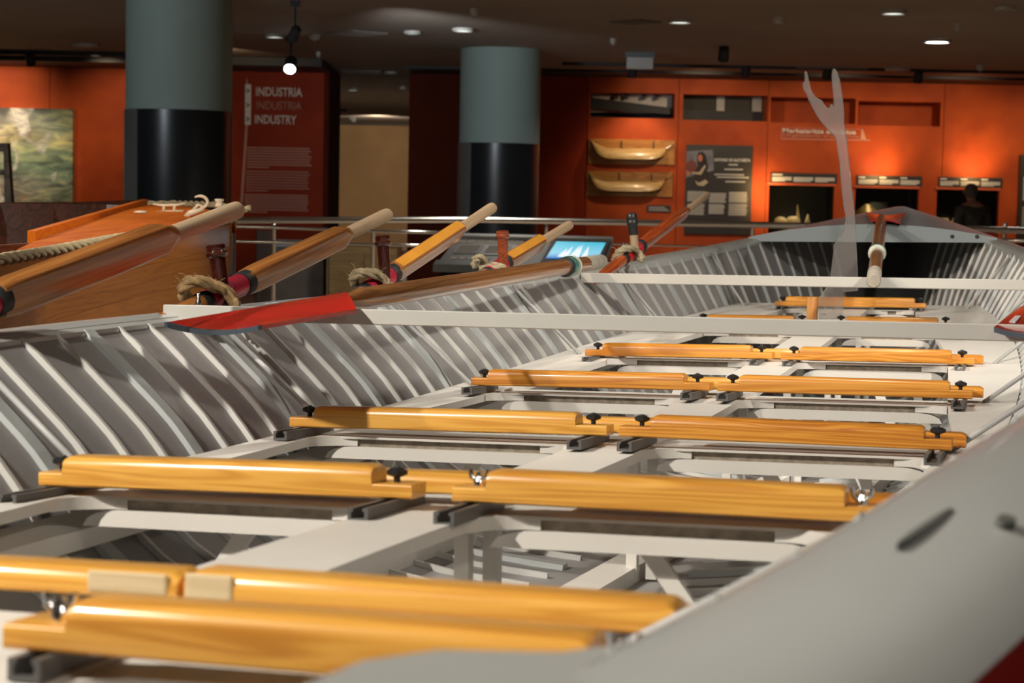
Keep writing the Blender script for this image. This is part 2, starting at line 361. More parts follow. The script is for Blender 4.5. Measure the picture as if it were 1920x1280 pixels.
tag(bx((wx(1640, 25.8), YW + .4, zb2 - .08), (wx(1672, 25.8), YW + .42, zb2 + .17)).build('case_backboard', paint('grey_green_board', (.12, .14, .115), .6)), 'grey green board standing inside the greenish wall case', 'board')
h = cases[2]; zb3 = wz(1775, 420)
bx((h[0], YW + .06, zb3 - .1), (h[1], YW + .5, zb3 - .08)).build('shelf_board', BLK, wall)
b = MB_().lathe([(.05, 0), (.06, .1), (.08, .13), (.06, .16)], 12, T(wx(1773, 25.8), YW + .2, zb3 - .08)); tag(b.build('ivory_pot', GLOW, auto=40), 'ivory pot at the left end of the rightmost wall case', 'pot')
b = MB_().tube([(wx(1780, 25.8), YW + .2, zb3 - .07), (wx(1797, 25.8), YW + .2, zb3 + .12)], .012, 6); tag(b.build('ivory_stick', GLOW), 'slanting ivory stick beside the pot in the rightmost case', 'stick')
for h, px, en in ((cases[0], 1500, 9), (cases[1], 1640, 4), (cases[2], 1776, 5)):
    spot('case_lamp', (wx(px, YW + .25), YW + .22, h[3] + .08), (wx(px, YW + .25), YW + .25, h[2]), en, (1, .85, .6), 80, .8, .02)
for (px, py, en, tz) in ((1439, 350, 14, .05), (1659, 325, 24, .25), (1836, 326, 24, .25), (1439, 385, 9, .0)):
    q = at(px, py, YW - .42); spot('label_uplight', q, (q.x, YW, q.z + tz), en, (1, .62, .24), 120, 1, .05).data.specular_factor = .2
# wall lettering
def lab(px, py, Y): p = at(px, py, Y); return p
p0 = lab(1468, 249, YW - .006); p1 = lab(1605, 251, YW - .006)
sg = thing('wall_title', 'white outlined section title on the red wall behind the acrylic arm', 'sign', T(0, 0, 0))
text('Merkataritza antolatua', 'title_text', p1.x - p0.x, (p0.x, YW - .002, p0.z), TXT, sg, height=.062)
text('Organizando el comercio', 'title_text', p1.x - p0.x + .04, (p0.x, YW - .002, p0.z - .062), TXTP, sg, height=.055)
b = MB_(); xa, xb = wx(1463), wx(1630); zz = p0.z
for q in ((xa, zz - .085, xb, zz - .073), (xa, zz + .068, xb - .1, zz + .073), (xa, zz - .085, xa + .006, zz + .073)): b.box((q[0], YW - .005, q[1]), (q[2], YW, q[3]))
b.quadring([[(xb - .12, y, zz + .073), (xb - .1, y, zz + .06), (xb - .05, y, zz - .08), (xb - .13, y, zz - .08)] for y in (YW - .005, YW)])
b.build('title_border', TXTP, sg)
# half models of hulls on boards
def half_model(pxc, pyc, w_, label):
    c = at(pxc, pyc, YW); hm = thing('half_hull_model', label, 'ship model', T(c.x, YW, c.z), 'half hull models on the red wall')
    bx((-w_ / 2, -.03, -.17), (w_ / 2, 0, .17)).build('backboard', BOARDM, hm, bevel=.006, seg=1)
    rings = []; n = 22
    for i in range(n + 1):
        s = i / n; x = -w_ * .47 + s * w_ * .88
        fb = max(.02, 1 - abs(2 * s - 1) ** 5) ** .62
        sheer = .05 + .10 * max(0, 1 - s / .22) ** 1.6 + .02 * max(0, (s - .85) / .15) ** 2
        dep = (.15 + max(0, sheer - .05) * .6) * fb; wd = .19 * fb + .004
        rings.append([(x, -.03 - wd * math.sin(a) ** .8, sheer - dep * (1 - math.cos(a)) ** .8) for a in [PI / 2 * k / 6 for k in range(7)]] + [(x, -.03, sheer - dep)])
        rings[-1][0] = (x, -.03, sheer)
    MB_().quadring(rings).build('hull', HULLM, hm, auto=50)
    for k in (-.12, .25): bx((w_ * k - .008, -.045, -.02), (w_ * k + .008, -.03, .15)).build('mast_stub', DARKW, hm)
    MB_().tube([(w_ * .40, -.05, .06), (w_ * .49, -.05, .12)], .008, 6).build('bowsprit', DARKW, hm)
BOARDM = wood('honey_backboard', (.22, .085, .015), (.34, .14, .025), (.46, .20, .04), rough=.4, coat=.2, scale=(.6, 8, 8))
HULLM = wood('pale_planked_hull', (.30, .18, .065), (.42, .27, .11), (.52, .36, .16), rough=.35, coat=.3, scale=(1, 14, 14))
half_model(1184, 285, 1.18, 'pale half hull model on a honey board, upper of the two')
half_model(1180, 345, 1.18, 'pale half hull model on a honey board, lower of the two')
c = at(1235, 391, YW); lb = thing('small_label', 'small dark caption plate under the lower half hull model', 'sign', T(c.x, YW, c.z))
bx((-.16, -.02, -.045), (.16, 0, .045)).build('plate', PANELB, lb); b = MB_()
for k in range(3): b.box((-.14, -.023, -.03 + k * .022), (.14 - .03 * k, -.02, -.018 + k * .022))
b.build('caption_text', TXTG, lb)['kind'] = 'stuff'
# biographical board
c0 = at(1287, 271, YW); c1 = at(1411, 273, YW); cb = at(1400, 440, YW)
pb = thing('info_board', 'tall black information board with portrait of a long-haired person', 'sign', T(c0.x, YW, c0.z)); W_ = c1.x - c0.x; H_ = c0.z - cb.z
bx((0, -.04, -H_), (W_, 0, 0)).build('board', PANELB, pb)
def flat(poly, d, m, name='portrait_patch'): return MB_().quadring([[(x * W_, y, z * W_) for x, z in poly] for y in (-.041 - d, -.0405)]).build(name, m, pb)
sky = paint('portrait_sky', (.17, .17, .2), .8, var=.4, scale=5); skin = paint('portrait_skin', (.5, .16, .08), .7, var=.2); hair = paint('portrait_hair', (.012, .008, .008), .7); vest = paint('portrait_coat', (.03, .02, .018), .8); sl = paint('portrait_sleeve', (.42, .34, .24), .8); globe = paint('portrait_globe', (.16, .04, .03), .7)
flat([(0, -.1), (.4, -.07), (.42, -.38), (0, -.5)], .001, sky)
def ell(cx, cz, rx, rz, n=14): return [(cx + rx * math.cos(2 * PI * k / n), cz + rz * math.sin(2 * PI * k / n)) for k in range(n)]
flat([(.16, -.18), (.18, -.12), (.24, -.1), (.29, -.15), (.34, -.35), (.26, -.42), (.17, -.3)], .002, hair, 'portrait_hair')
flat([(.12, -.42), (.2, -.27), (.3, -.36), (.36, -.44), (.34, -.62), (.14, -.6)], .003, vest, 'portrait_coat')
flat(ell(.21, -.20, .035, .055), .004, skin, 'portrait_face')
flat(ell(.08, -.33, .085, .095), .004, globe, 'portrait_globe')
flat([(.08, -.41), (.2, -.41), (.28, -.3), (.3, -.32), (.23, -.45), (.1, -.44)], .005, sl, 'portrait_sleeve'); flat(ell(.03, -.43, .03, .03), .006, skin, 'portrait_hand')
flat([(.14, -.54), (.2, -.57), (.3, -.52), (.34, -.56), (.27, -.62), (.18, -.61)], .005, sl, 'portrait_paper')
text('ANTONIO DE GAZTAÑETA', 'board_title', W_ * .55, (W_ * .42, -.041, -W_ * .245), TXT, pb, height=.052)
b = MB_()
for (x0, x1, z) in ((.64, .78, -.3), (.58, .86, -.37), (.43, .88, -.45), (.47, .95, -.49), (.6, .9, -.555)): b.box((x0 * W_, -.044, z * W_), (x1 * W_, -.0405, z * W_ + .018))
for (x0, x1, z0_, z1_) in ((.03, .32, -.70, -.86), (.36, .62, -.72, -.87), (.66, .95, -.70, -.86), (.03, .3, -.89, -1.06), (.36, .6, -.89, -1.04), (.66, .95, -.88, -1.06)):
    n = 8
    for k in range(n):
        z = z0_ + (z1_ - z0_) * k / n; b.box((x0 * W_, -.044, z * W_ - .012), ((x1 - .03 * random.random()) * W_, -.0405, z * W_))
b.build('board_text', TXTG, pb)['kind'] = 'stuff'
# panel at the right edge
c = at(1912, 290, YW); fr = thing('info_board', 'black framed board at the far right end of the red wall', 'sign', T(c.x, YW, c.z))
bx((0, -.05, -1.2), (1.0, 0, 0)).build('board', PANELB, fr); bx((.05, -.055, -.62), (.95, -.05, -.3)).build('picture', paint('pale_print', (.45, .42, .36), .7, var=.3, scale=5), fr)
b = MB_()
for k in range(14): b.box((.05, -.054, -.72 - .025 * k), (.9, -.05, -.708 - .025 * k))
b.build('board_text', TXTG, fr)['kind'] = 'stuff'

# left red wall with the big lettering
YL = 24.8
zt_l = wz(250, 118, YL); xe = wx(607, YL)
wl = struct(bx((-16, YL + .12, 0), (xe, YL + .3, zt_l)).build('wall_back_left', BLK))
sm = [-480, -250, -40, 93, 240, 432, 607.5]
for i in range(len(sm) - 1): panel_wall(wx(sm[i], YL) + .004, wx(sm[i + 1], YL) - .004, 0, zt_l, YL, [], REDW if i < 4 else REDW2, wl)  # right-hand panels carry their shade as a darker red
struct(bx((xe - .005, YL, 0), (xe + .06, YL + 1.6, zt_l)).build('wall_back_return', REDW3))
sg = thing('wall_title', 'white trilingual section lettering with white arrow strip on the left red wall', 'sign', T(0, 0, 0))
def lt(px, py): return at(px, py, YL)
for (s_, x0, x1, y, hh, m_) in (('INDUSTRIA', 480, 567, 180, 17, TXT), ('INDUSTRIA', 480, 566, 205, 16, TXTR), ('INDUSTRY', 478, 556, 232, 17, TXT)):
    a = lt(x0, y); text(s_, 'title_text', lt(x1, y).x - a.x, (a.x, YL - .001, a.z), m_, sg, height=hh / FPX * YL)
a = lt(460, 158); e = lt(471, 158); f = lt(459, 234)
bx((a.x, YL - .012, f.z), (e.x, YL, a.z)).build('arrow_strip', TXT, sg)
for py in (170, 197, 223):
    q = lt(465, py); text('>', 'arrow', .05, (q.x - .025, YL - .013, q.z - .03), PANELB, sg, height=.06)
q = lt(457, 380); MB_().quadring([[(f.x + .01, y, f.z), (f.x + .04, y, f.z), (q.x - .01, y, q.z), (q.x - .045, y, q.z)] for y in (YL - .006, YL)]).build('arrow_strip', TXTP, sg)
MB_().quadring([[(a.x + .01, y, a.z), (a.x + .035, y, a.z), (a.x + .02, y, a.z + .1)] for y in (YL - .006, YL)]).build('arrow_strip', TXTP, sg)
for (x0, x1, y0, y1, n, m_) in ((463, 585, 276, 312, 8, TXTP), (461, 582, 320, 356, 8, TXTR), (459, 581, 364, 396, 8, TXTP)):
    b = MB_()
    for k in range(n):
        y = y0 + (y1 - y0) * k / (n - 1); a = lt(x0, y); e = lt(x1 - (80 if k == n - 1 else 6 * random.random()), y); b.box((a.x, YL - .004, a.z - .014), (e.x, YL, a.z + .004))
    b.build('paragraph_text', m_, sg)['kind'] = 'stuff'
# abstract painting: generic colours only
m = bpy.data.materials.new('abstract_canvas'); N, L, P = nodes(m)
tc = N.new('ShaderNodeTexCoord'); sx = N.new('ShaderNodeSeparateXYZ'); L.new(tc.outputs['Object'], sx.inputs[0])
def nz(scale, det, dist, rot=.0):
    mp = N.new('ShaderNodeMapping'); mp.inputs['Scale'].default_value = scale; mp.inputs['Rotation'].default_value = (0, rot, 0); L.new(tc.outputs['Object'], mp.inputs['Vector'])
    n_ = N.new('ShaderNodeTexNoise'); n_.inputs['Scale'].default_value = 1; n_.inputs['Detail'].default_value = det; n_.inputs['Distortion'].default_value = dist; L.new(mp.outputs[0], n_.inputs['Vector']); return n_
def ramp(src, stops):
    r = N.new('ShaderNodeValToRGB'); e = r.color_ramp.elements; e[0].position, e[0].color = stops[0][0], (*stops[0][1], 1); e[1].position, e[1].color = stops[-1][0], (*stops[-1][1], 1)
    for p_, c_ in stops[1:-1]: x = e.new(p_); x.color = (*c_, 1)
    L.new(src, r.inputs['Fac']); return r.outputs['Color']
def mixc(f, a, b, mode='MIX'):
    n_ = N.new('ShaderNodeMix'); n_.data_type = 'RGBA'; n_.blend_type = mode
    if isinstance(f, float): n_.inputs[0].default_value = f
    else: L.new(f, n_.inputs[0])
    L.new(a, n_.inputs[6]); L.new(b, n_.inputs[7]); return n_.outputs[2]
big = nz((1.1, 1, 1.6), 3, .6); stroke = nz((3, 1, 9), 6, 1.0, .35); fine = nz((9, 1, 22), 4, .5, -.5); blot = nz((2.6, 1, 2.2), 2, .4, .6)
mr = N.new('ShaderNodeMapRange'); mr.inputs['From Min'].default_value = -.66; mr.inputs['From Max'].default_value = .62; L.new(sx.outputs['Z'], mr.inputs['Value'])
ad = N.new('ShaderNodeMath'); ad.operation = 'ADD'; ml = N.new('ShaderNodeMath'); ml.operation = 'MULTIPLY_ADD'; ml.inputs[1].default_value = .5; ml.inputs[2].default_value = -.25; L.new(big.outputs['Fac'], ml.inputs[0]); L.new(mr.outputs[0], ad.inputs[0]); L.new(ml.outputs[0], ad.inputs[1])
vert = ramp(ad.outputs[0], [(0, (.20, .15, .11)), (.25, (.27, .24, .21)), (.40, (.17, .24, .17)), (.55, (.30, .32, .20)), (.68, (.58, .48, .26)), (.82, (.38, .36, .28)), (.93, (.22, .21, .20)), (1, (.05, .05, .06))])
mx_ = N.new('ShaderNodeMapRange'); mx_.inputs['From Min'].default_value = .1; mx_.inputs['From Max'].default_value = 1.0; L.new(sx.outputs['X'], mx_.inputs['Value'])
gr = ramp(stroke.outputs['Fac'], [(.3, (.05, .10, .05)), (.5, (.12, .24, .13)), (.7, (.28, .30, .12))])
mh = N.new('ShaderNodeMath'); mh.operation = 'MULTIPLY'; mh.inputs[1].default_value = .55; L.new(mx_.outputs[0], mh.inputs[0])
c_ = mixc(mh.outputs[0], vert, gr)
sv = ramp(stroke.outputs['Fac'], [(.30, (.25, .25, .26)), (.5, (.9, .9, .9)), (.68, (1.7, 1.6, 1.35))])
c_ = mixc(.8, c_, sv, 'MULTIPLY')
wt_ = ramp(blot.outputs['Fac'], [(.57, (0, 0, 0)), (.66, (1, 1, 1))]); wc_ = ramp(fine.outputs['Fac'], [(.3, (.30, .30, .32)), (.5, (.62, .60, .54)), (.7, (.85, .80, .66))])
c_ = mixc(wt_, c_, wc_)
og = ramp(big.outputs['Fac'], [(.60, (0, 0, 0)), (.66, (.8, .8, .8))]); oc = ramp(fine.outputs['Fac'], [(.35, (.45, .12, .04)), (.6, (.65, .36, .05))])
c_ = mixc(og, c_, oc)
L.new(c_, P.inputs['Base Color']); P.inputs['Roughness'].default_value = .7
a = at(139, 205, YL); e_ = at(139, 380, YL)
pt = thing('painting', 'large abstract landscape painting in greys, greens and yellows on the left red wall', 'painting', T(a.x - 1.15, YL - .012, a.z - .62))
bx((-1.15, -.06, -.66), (1.15, 0, .62)).build('canvas', m, pt, bevel=.008, seg=1)

# ceiling trims and black shadow gap above the walls
struct(bx((-16, 23.6, ZC - .10), (wx(607, 24), 24.8, ZC)).build('trim_1', BLK))
struct(bx((wx(765), 24.6, zt_r), (16, YW + .2, ZC)).build('trim_2', BLK))
struct(bx((-16, YL, zt_l), (xe, YL + .3, ZC)).build('trim_3', BLK))
struct(bx((-8, 45.4, wz(690, 233, 45.4)), (4, 46, ZC)).build('trim_4', BLK))

# ------------------------------------------------------------------ columns
def column(x0t, x1t, Y, ysplit, label, strip):
    a = at(x0t, 250, Y); b_ = at(x1t, 250, Y); r = (b_.x - a.x) / 2; cx = (a.x + b_.x) / 2; zs = at((x0t + x1t) / 2, ysplit, Y - r).z
    c = thing('column', label, 'column', T(cx, Y, 0))
    MB_().lathe([(r, zs), (r, ZC)], 64).build('upper_shaft', COLG, c, auto=40)
    MB_().lathe([(r * 1.0, 0), (r * 1.0, zs + .005), (r * .99, zs + .006)], 64).build('lower_cladding', COLB, c, auto=40)
    prof = []
    for k in range(13):
        an = math.radians(180 + strip[0] + (strip[1] - strip[0]) * k / 12); prof.append(an)
    o = [[((r * 1.012) * math.cos(t), (r * 1.012) * math.sin(t), z) for t in prof] + [(r * 1.03 * math.cos(t), r * 1.03 * math.sin(t), z) for t in reversed(prof)] for z in (0, zs + .003)]
    MB_().quadring(o).build('cladding_sheet', COLS, c, auto=40)
column(237, 434, 16.4, 205, 'large round column at left, teal grey above black cladding', (-20, 52))
column(861, 1012, 21.6, 268, 'round column in the middle, teal grey above black cladding', (-20, 48))

# ------------------------------------------------------------------ ceiling fittings
def onceil(px, py):
    d = FW + RW * ((px - 960) / FPX) - UW * ((py - 640) / FPX); return CW + d * (1.65 / d.z)
def downlight(px, py, wpx, m, label):
    p = onceil(px, py); r = wpx / 2 / FPX * p.y
    d = thing('ceiling_light', label, 'ceiling light', T(p.x, p.y, ZC - .002), 'round lights in the dark ceiling')
    MB_().quadring([[(r * f * math.cos(t), r * f * math.sin(t), z) for t in [2 * PI * k / 24 for k in range(24)]] for f, z in ((.86, -.0), (.86, -.03), (1.06, -.03), (1.06, 0))], caps=False).build('trim_ring', DOFF, d, auto=40)
    MB_().lathe([(r * .85, -.02), (r * .84, -.005)], 24).build('diffuser', m, d)
for a in ((1757, 74, 50, LEDB, 'bright lit round ceiling light at upper right'), (868, 53, 38, LEDD, 'faintly lit ceiling light above the middle column'), (1275, 37, 44, LEDD, 'faintly lit ceiling light near the top centre right'),
          (1675, 20, 46, LEDD, 'faintly lit ceiling light at upper right, above the bright one'), (1885, 12, 36, DOFF, 'unlit ceiling light in the top right corner'), (773, 58, 30, DOFF, 'unlit ceiling light left of the middle column top'),
          (160, 82, 46, DOFF, 'unlit ceiling light above the abstract painting'), (515, 65, 34, LEDD, 'faintly lit ceiling light beside the black spotlight near the left column'), (1683, 127, 44, DOFF, 'unlit ceiling light above the right red wall'),
          (733, 134, 22, DOFF, 'small unlit ceiling light over the gap between walls'), (755, 162, 12, LEDD, 'tiny lit ceiling light deep in the gap between walls'), (662, 166, 20, LEDD, 'small ceiling light deep in the gap, beside the lit spotlight')):
    downlight(*a)
def grille(px, py, wx_, wy_, rot, label, drop=.015, m_=None):
    p = onceil(px, py); g = thing('ceiling_panel', label, 'ceiling panel', T(p.x, p.y, ZC) @ Mx.Rotation(rot, 4, 'Z'))
    bx((-wx_ / 2, -wy_ / 2, -drop), (wx_ / 2, wy_ / 2, 0)).build('frame', m_ or DOFF, g)
    for k in range(4): bx((-wx_ / 2 + .02, -wy_ / 2 + wy_ * (k + .2) / 4, -drop - .006), (wx_ / 2 - .02, -wy_ / 2 + wy_ * (k + .6) / 4, -drop)).build('slat', m_ or DOFF, g)
gm = paint('vent_grey', (.17, .15, .13), .6)
grille(668, 61, .45, .5, .7, 'grey ceiling vent between the left column and the middle column', m_=gm); grille(680, 134, .55, .6, 0, 'pale ceiling vent over the gap between the walls', m_=gm)
grille(1192, 40, .30, .4, .8, 'thin ceiling vent strip above the upper half hull model', m_=gm); grille(1560, 126, .9, .12, 0, 'long thin ceiling vent above the acrylic hand', m_=gm)
def sensor(px, py, r, label):
    p = onceil(px, py); s = thing('smoke_detector', label, 'smoke detector', T(p.x, p.y, ZC), 'small ceiling sensors')
    MB_().lathe([(r, 0), (r, -.03), (r * .7, -.06), (r * .3, -.065)], 16).build('housing', DOFF, s, auto=40); MB_().lathe([(r * .25, -.06), (r * .2, -.08)], 8).build('sensor_tip', GREYL, s)
sensor(1460, 31, .06, 'white smoke detector upper right of centre'); sensor(590, 64, .06, 'white smoke detector beside the black spotlight'); sensor(1797, 44, .035, 'small ceiling sensor above the bright lit light')
sensor(1838, 122, .05, 'small white sensor at right above the red wall'); sensor(889, 16, .04, 'small ceiling sensor at top above the middle column'); sensor(1150, 72, .035, 'small ceiling sensor right of the middle column')
sensor(597, 97, .03, 'tiny sensor left of the lettering wall end')
def spotlight(px, py, Y, m_, label, tilt=(.5, 0), big=1.0):
    p = at(px, py, Y); s = thing('track_spotlight', label, 'spotlight', T(p.x, p.y, p.z), 'black track spotlights')
    MB_().tube([(0, 0, .02), (0, 0, ZC - p.z)], .012 * big, 8).build('arm', BLK, s)
    bx((-.05 * big, -.04 * big, ZC - p.z - .05), (.05 * big, .04 * big, ZC - p.z)).build('mount', BLK, s)
    R = Mx.Rotation(tilt[0], 4, 'X') @ Mx.Rotation(tilt[1], 4, 'Y')
    MB_().lathe([(.035 * big, .08 * big), (.055 * big, .06 * big), (.06 * big, -.08 * big)], 16, R).build('housing', BLK, s, auto=40)
    MB_().lathe([(.052 * big, -.081 * big), (.05 * big, -.084 * big)], 16, R).build('lens', m_, s)
spotlight(545, 120, 20.5, LEDB, 'glaring lit spotlight above the white section lettering', (-.9, 0), 1.2)
spotlight(553, 62, 16.5, BLK, 'black spotlight hanging near the left column top', (.6, .4), .8)
spotlight(645, 190, 38, emit('lamp_small', (1, .95, .9), 6), 'small lit spotlight deep in the gap between the walls', (-.2, 0), 1.3)
spotlight(662, 218, 42, DOFF, 'dim spotlight deepest in the gap above the beige wall', (.4, 0), 1.3)
for px, py, Y, lb_ in ((57, 110, 23.2, 'black spotlight above the abstract painting'), (1186, 132, 23.2, 'black spotlight under the hanging white sign'), (1357, 100, 20.5, 'black spotlight hanging lowest in front of the right wall'),
                   (1399, 130, 23.4, 'black spotlight above the information board'), (1551, 135, 23.4, 'black spotlight just behind the acrylic hand'), (1722, 142, 23.4, 'black spotlight above the rightmost display cases')):
    spotlight(px, py, Y, DOFF, lb_, (.55, 0), 1.0)
tk = bx((wx(1050, 23.4), 23.35, ZC - .035), (wx(1950, 23.4), 23.43, ZC)).build('lighting_track', BLK); tag(tk, 'long black lighting track along the ceiling before the right red wall', 'track')
tk = bx((-12, 23.15, ZC - .06), (wx(240, 23.2), 23.25, ZC)).build('lighting_track', BLK); tag(tk, 'black lighting track along the ceiling before the abstract painting', 'track')
p = onceil(1200, 98); es = thing('hanging_sign', 'blank white box sign hanging from the ceiling right of the middle column', 'sign', T(p.x, p.y, ZC))
bx((-.17, -.05, -.06), (.17, .05, 0)).build('mount', GREYD, es); bx((-.15, -.02, -.19), (.15, .02, -.06)).build('sign_box', DOFF, es)

# ------------------------------------------------------------------ rail
YR = 14.3
rl = thing('railing', 'stainless steel handrail with tube rails running behind the boats', 'railing', T(0, 0, 0))
pts = [at(x, y, Y) for x, y, Y in ((300, 412, 13.6), (436, 413, 13.6), (900, 412, 14.3), (1400, 421, 14.3), (1920, 432, 14.3), (2200, 438, 14.3))]
MB_().tube(pts, .024, 12).build('handrail', STEEL, rl, smooth=True)
lo = [at(x, y, Y) for x, y, Y in ((860, 446, 14.35), (1140, 457, 14.35), (1345, 463, 14.35), (1920, 473, 14.35), (2200, 478, 14.35))]
MB_().tube(lo, .008, 8).build('lower_rail', STEEL, rl, smooth=True)
lo2 = [at(x, y, Y) for x, y, Y in ((300, 421, 13.2), (436, 424, 13.2), (740, 434, 13.2), (860, 437, 13.3))]
MB_().tube(lo2, .011, 8).build('lower_rail', STEEL, rl, smooth=True)
lo3 = [at(x, y, Y) for x, y, Y in ((300, 449, 13.2), (436, 452, 13.2), (740, 459, 13.2), (860, 462, 13.3))]
MB_().tube(lo3, .010, 8).build('lower_rail', STEEL, rl, smooth=True)
for px, Y in ((360, 13.4), (513, 13.4), (700, 13.9), (1025, 14.3), (1412, 14.3), (1885, 14.3)):
    q = at(px, 417, Y + .03); q.z -= .01; MB_().tube([(q.x, Y + .05, 0), (q.x, Y + .05, q.z - .05), (q.x, Y + .01, q.z)], .016, 8).build('post', STEEL, rl, smooth=True)
MB_().slab([at(1800, 429, 14.36), at(1869, 434, 14.36), at(1862, 470, 14.36), at(1800, 470, 14.36)], (0, 1, 0), .02).build('red_board', paint('red_board_paint', (.45, .02, .02), .4), rl)
MB_().tube([at(1868, 450, 12.0), at(1960, 452, 12.0), at(2200, 456, 12.0)], .012, 8).build('lower_rail', STEEL, rl, smooth=True)
# furniture of the lower hall behind the rail
wc = thing('wooden_cabinet', 'pale brown wooden cabinet behind the rail under the beige wall', 'cabinet', T(0, 0, 0))
a = at(612, 462, 16.5); e = at(745, 462, 16.5)
bx((a.x, 16.5, 0), (e.x, 17.2, a.z)).build('body', wood('light_brown_cabinet', (.13, .08, .03), (.19, .12, .045), (.25, .16, .06), scale=(.5, 5, 5), rough=.5, coat=.1), wc, bevel=.01, seg=1)
for k in range(2): bx((a.x + .03 + k * .31, 16.48, .05), (a.x + .31 + k * .31, 16.5, a.z - .06)).build('door', wood('light_brown_door', (.12, .075, .03), (.18, .11, .04), (.23, .15, .055), rough=.5, coat=.1), wc)
a = at(480, 432, 15.5); tag(MB_().box((a.x, 15.5, 0), (a.x + .115, 15.62, a.z)).build('dark_post', paint('dark_brown_post', (.035, .022, .018), .5), bevel=.008, seg=1), 'dark brown square post behind the rail', 'post')
a = at(510, 452, 16.8); e = at(607, 452, 16.8); pd = thing('plinth', 'dark grey display plinth behind the rail below the lettering', 'plinth', T(0, 0, 0))
bx((a.x, 16.8, 0), (e.x, 17.4, a.z - .05)).build('body', paint('plinth_grey', (.10, .075, .06), .5), pd); bx((a.x - .02, 16.78, a.z - .05), (e.x + .02, 17.42, a.z)).build('top', GREYL, pd)

# ------------------------------------------------------------------ info console
cs = thing('info_console', 'sloping grey information console with text panels and a blue screen', 'console', T(0, 0, 0))
TL, TR, BL, BR = at(860, 443, 10.3), at(1149, 450, 10.3), at(817, 496, 9.6), at(1130, 502, 9.6)
nrm = (TR - TL).cross(BL - TL).normalized(); nrm = -nrm if nrm.z < 0 else nrm
def onp(u, v, d=0.0): return (TL * (1 - u) + TR * u) * (1 - v) + (BL * (1 - u) + BR * u) * v + nrm * d
def cquad(u0, v0, u1, v1, d, th, m_, name, sk=0): return MB_().slab([onp(u0 + sk, v0, d), onp(u1 + sk, v0, d), onp(u1, v1, d), onp(u0, v1, d)], nrm, th).build(name, m_, cs)
cquad(0, 0, 1, 1, -.03, .03, GREYD, 'desk_top'); cquad(-.0, -.03, 1.0, .07, -.03, .045, GREYL, 'top_edge'); cquad(-.01, .9, 1.0, 1.05, -.03, .04, GREYD, 'front_edge')
b = MB_().quadring([[BL + V((.02, .02, -.03)), BR + V((-.02, .02, -.03)), V((BR.x - .02, BR.y + .25, 0)), V((BL.x + .02, BL.y + .25, 0))], [TL + V((.02, -.02, -.04)), TR + V((-.02, -.02, -.04)), V((TR.x - .02, TR.y - .15, 0)), V((TL.x + .02, TL.y - .15, 0))]]).build('base', BLK, cs)
for (u0, v0, u1, v1) in ((.05, .30, .20, .62), (.23, .32, .38, .66), (.41, .32, .55, .66)):
    cquad(u0, v0, u1, v1, .001, .003, GREYL, 'text_panel')
b = MB_()
for k in range(5):
    for (u0, u1) in ((.06, .19), (.24, .37), (.42, .54)): b.slab([onp(u0, .34 + k * .055, .0045), onp(u1, .34 + k * .055, .0045), onp(u1, .36 + k * .055, .0045), onp(u0, .36 + k * .055, .0045)], nrm, .002)
b.build('console_text', TXTG, cs)['kind'] = 'stuff'
b = MB_()
for k in range(3):
    for q in range(7): b.slab([onp(.02 + q * .06, .12 + k * .05, .001), onp(.075 + q * .06, .12 + k * .05, .001), onp(.075 + q * .06, .145 + k * .05, .001), onp(.02 + q * .06, .145 + k * .05, .001)], nrm, .002)
for q in range(5): b.slab([onp(.06 + q * .05, .75, .001), onp(.10 + q * .05, .75, .001), onp(.09 + q * .05, .8, .001), onp(.06 + q * .05, .8, .001)], nrm, .002)
b.build('console_text', TXT, cs)['kind'] = 'stuff'
cquad(.62, .15, .985, .93, .001, .012, BLK, 'screen_frame')
sm_ = bpy.data.materials.new('blue_screen'); N, L, P = nodes(sm_); tc = N.new('ShaderNodeTexCoord'); sp = N.new('ShaderNodeSeparateXYZ'); L.new(tc.outputs['Generated'], sp.inputs[0])
rp = N.new('ShaderNodeValToRGB'); rp.color_ramp.elements[0].color = (.01, .16, .55, 1); rp.color_ramp.elements[0].position = .0; rp.color_ramp.elements[1].color = (.02, .50, .68, 1); x = rp.color_ramp.elements.new(.3); x.color = (.25, .62, .80, 1)
L.new(sp.outputs['Y'], rp.inputs['Fac']); L.new(rp.outputs['Color'], P.inputs['Emission Color']); P.inputs['Emission Strength'].default_value = 1.0; P.inputs['Base Color'].default_value = (0, 0, 0, 1)
cquad(.64, .20, .955, .80, .013, .002, sm_, 'screen', .012)
b = MB_()
for (u, s_, hh) in ((.73, .035, .38), (.775, .03, .42), (.80, -.004, .45), (.85, -.03, .40), (.705, .02, .3)):
    b.slab([onp(u, .74, .0155), onp(u + .04, .76, .0155), onp(u + .03 + s_ * .3, .76 - hh, .0155)], nrm, .001)
b.build('screen_sails', emit('screen_white', (.75, .85, .92), .9), cs)

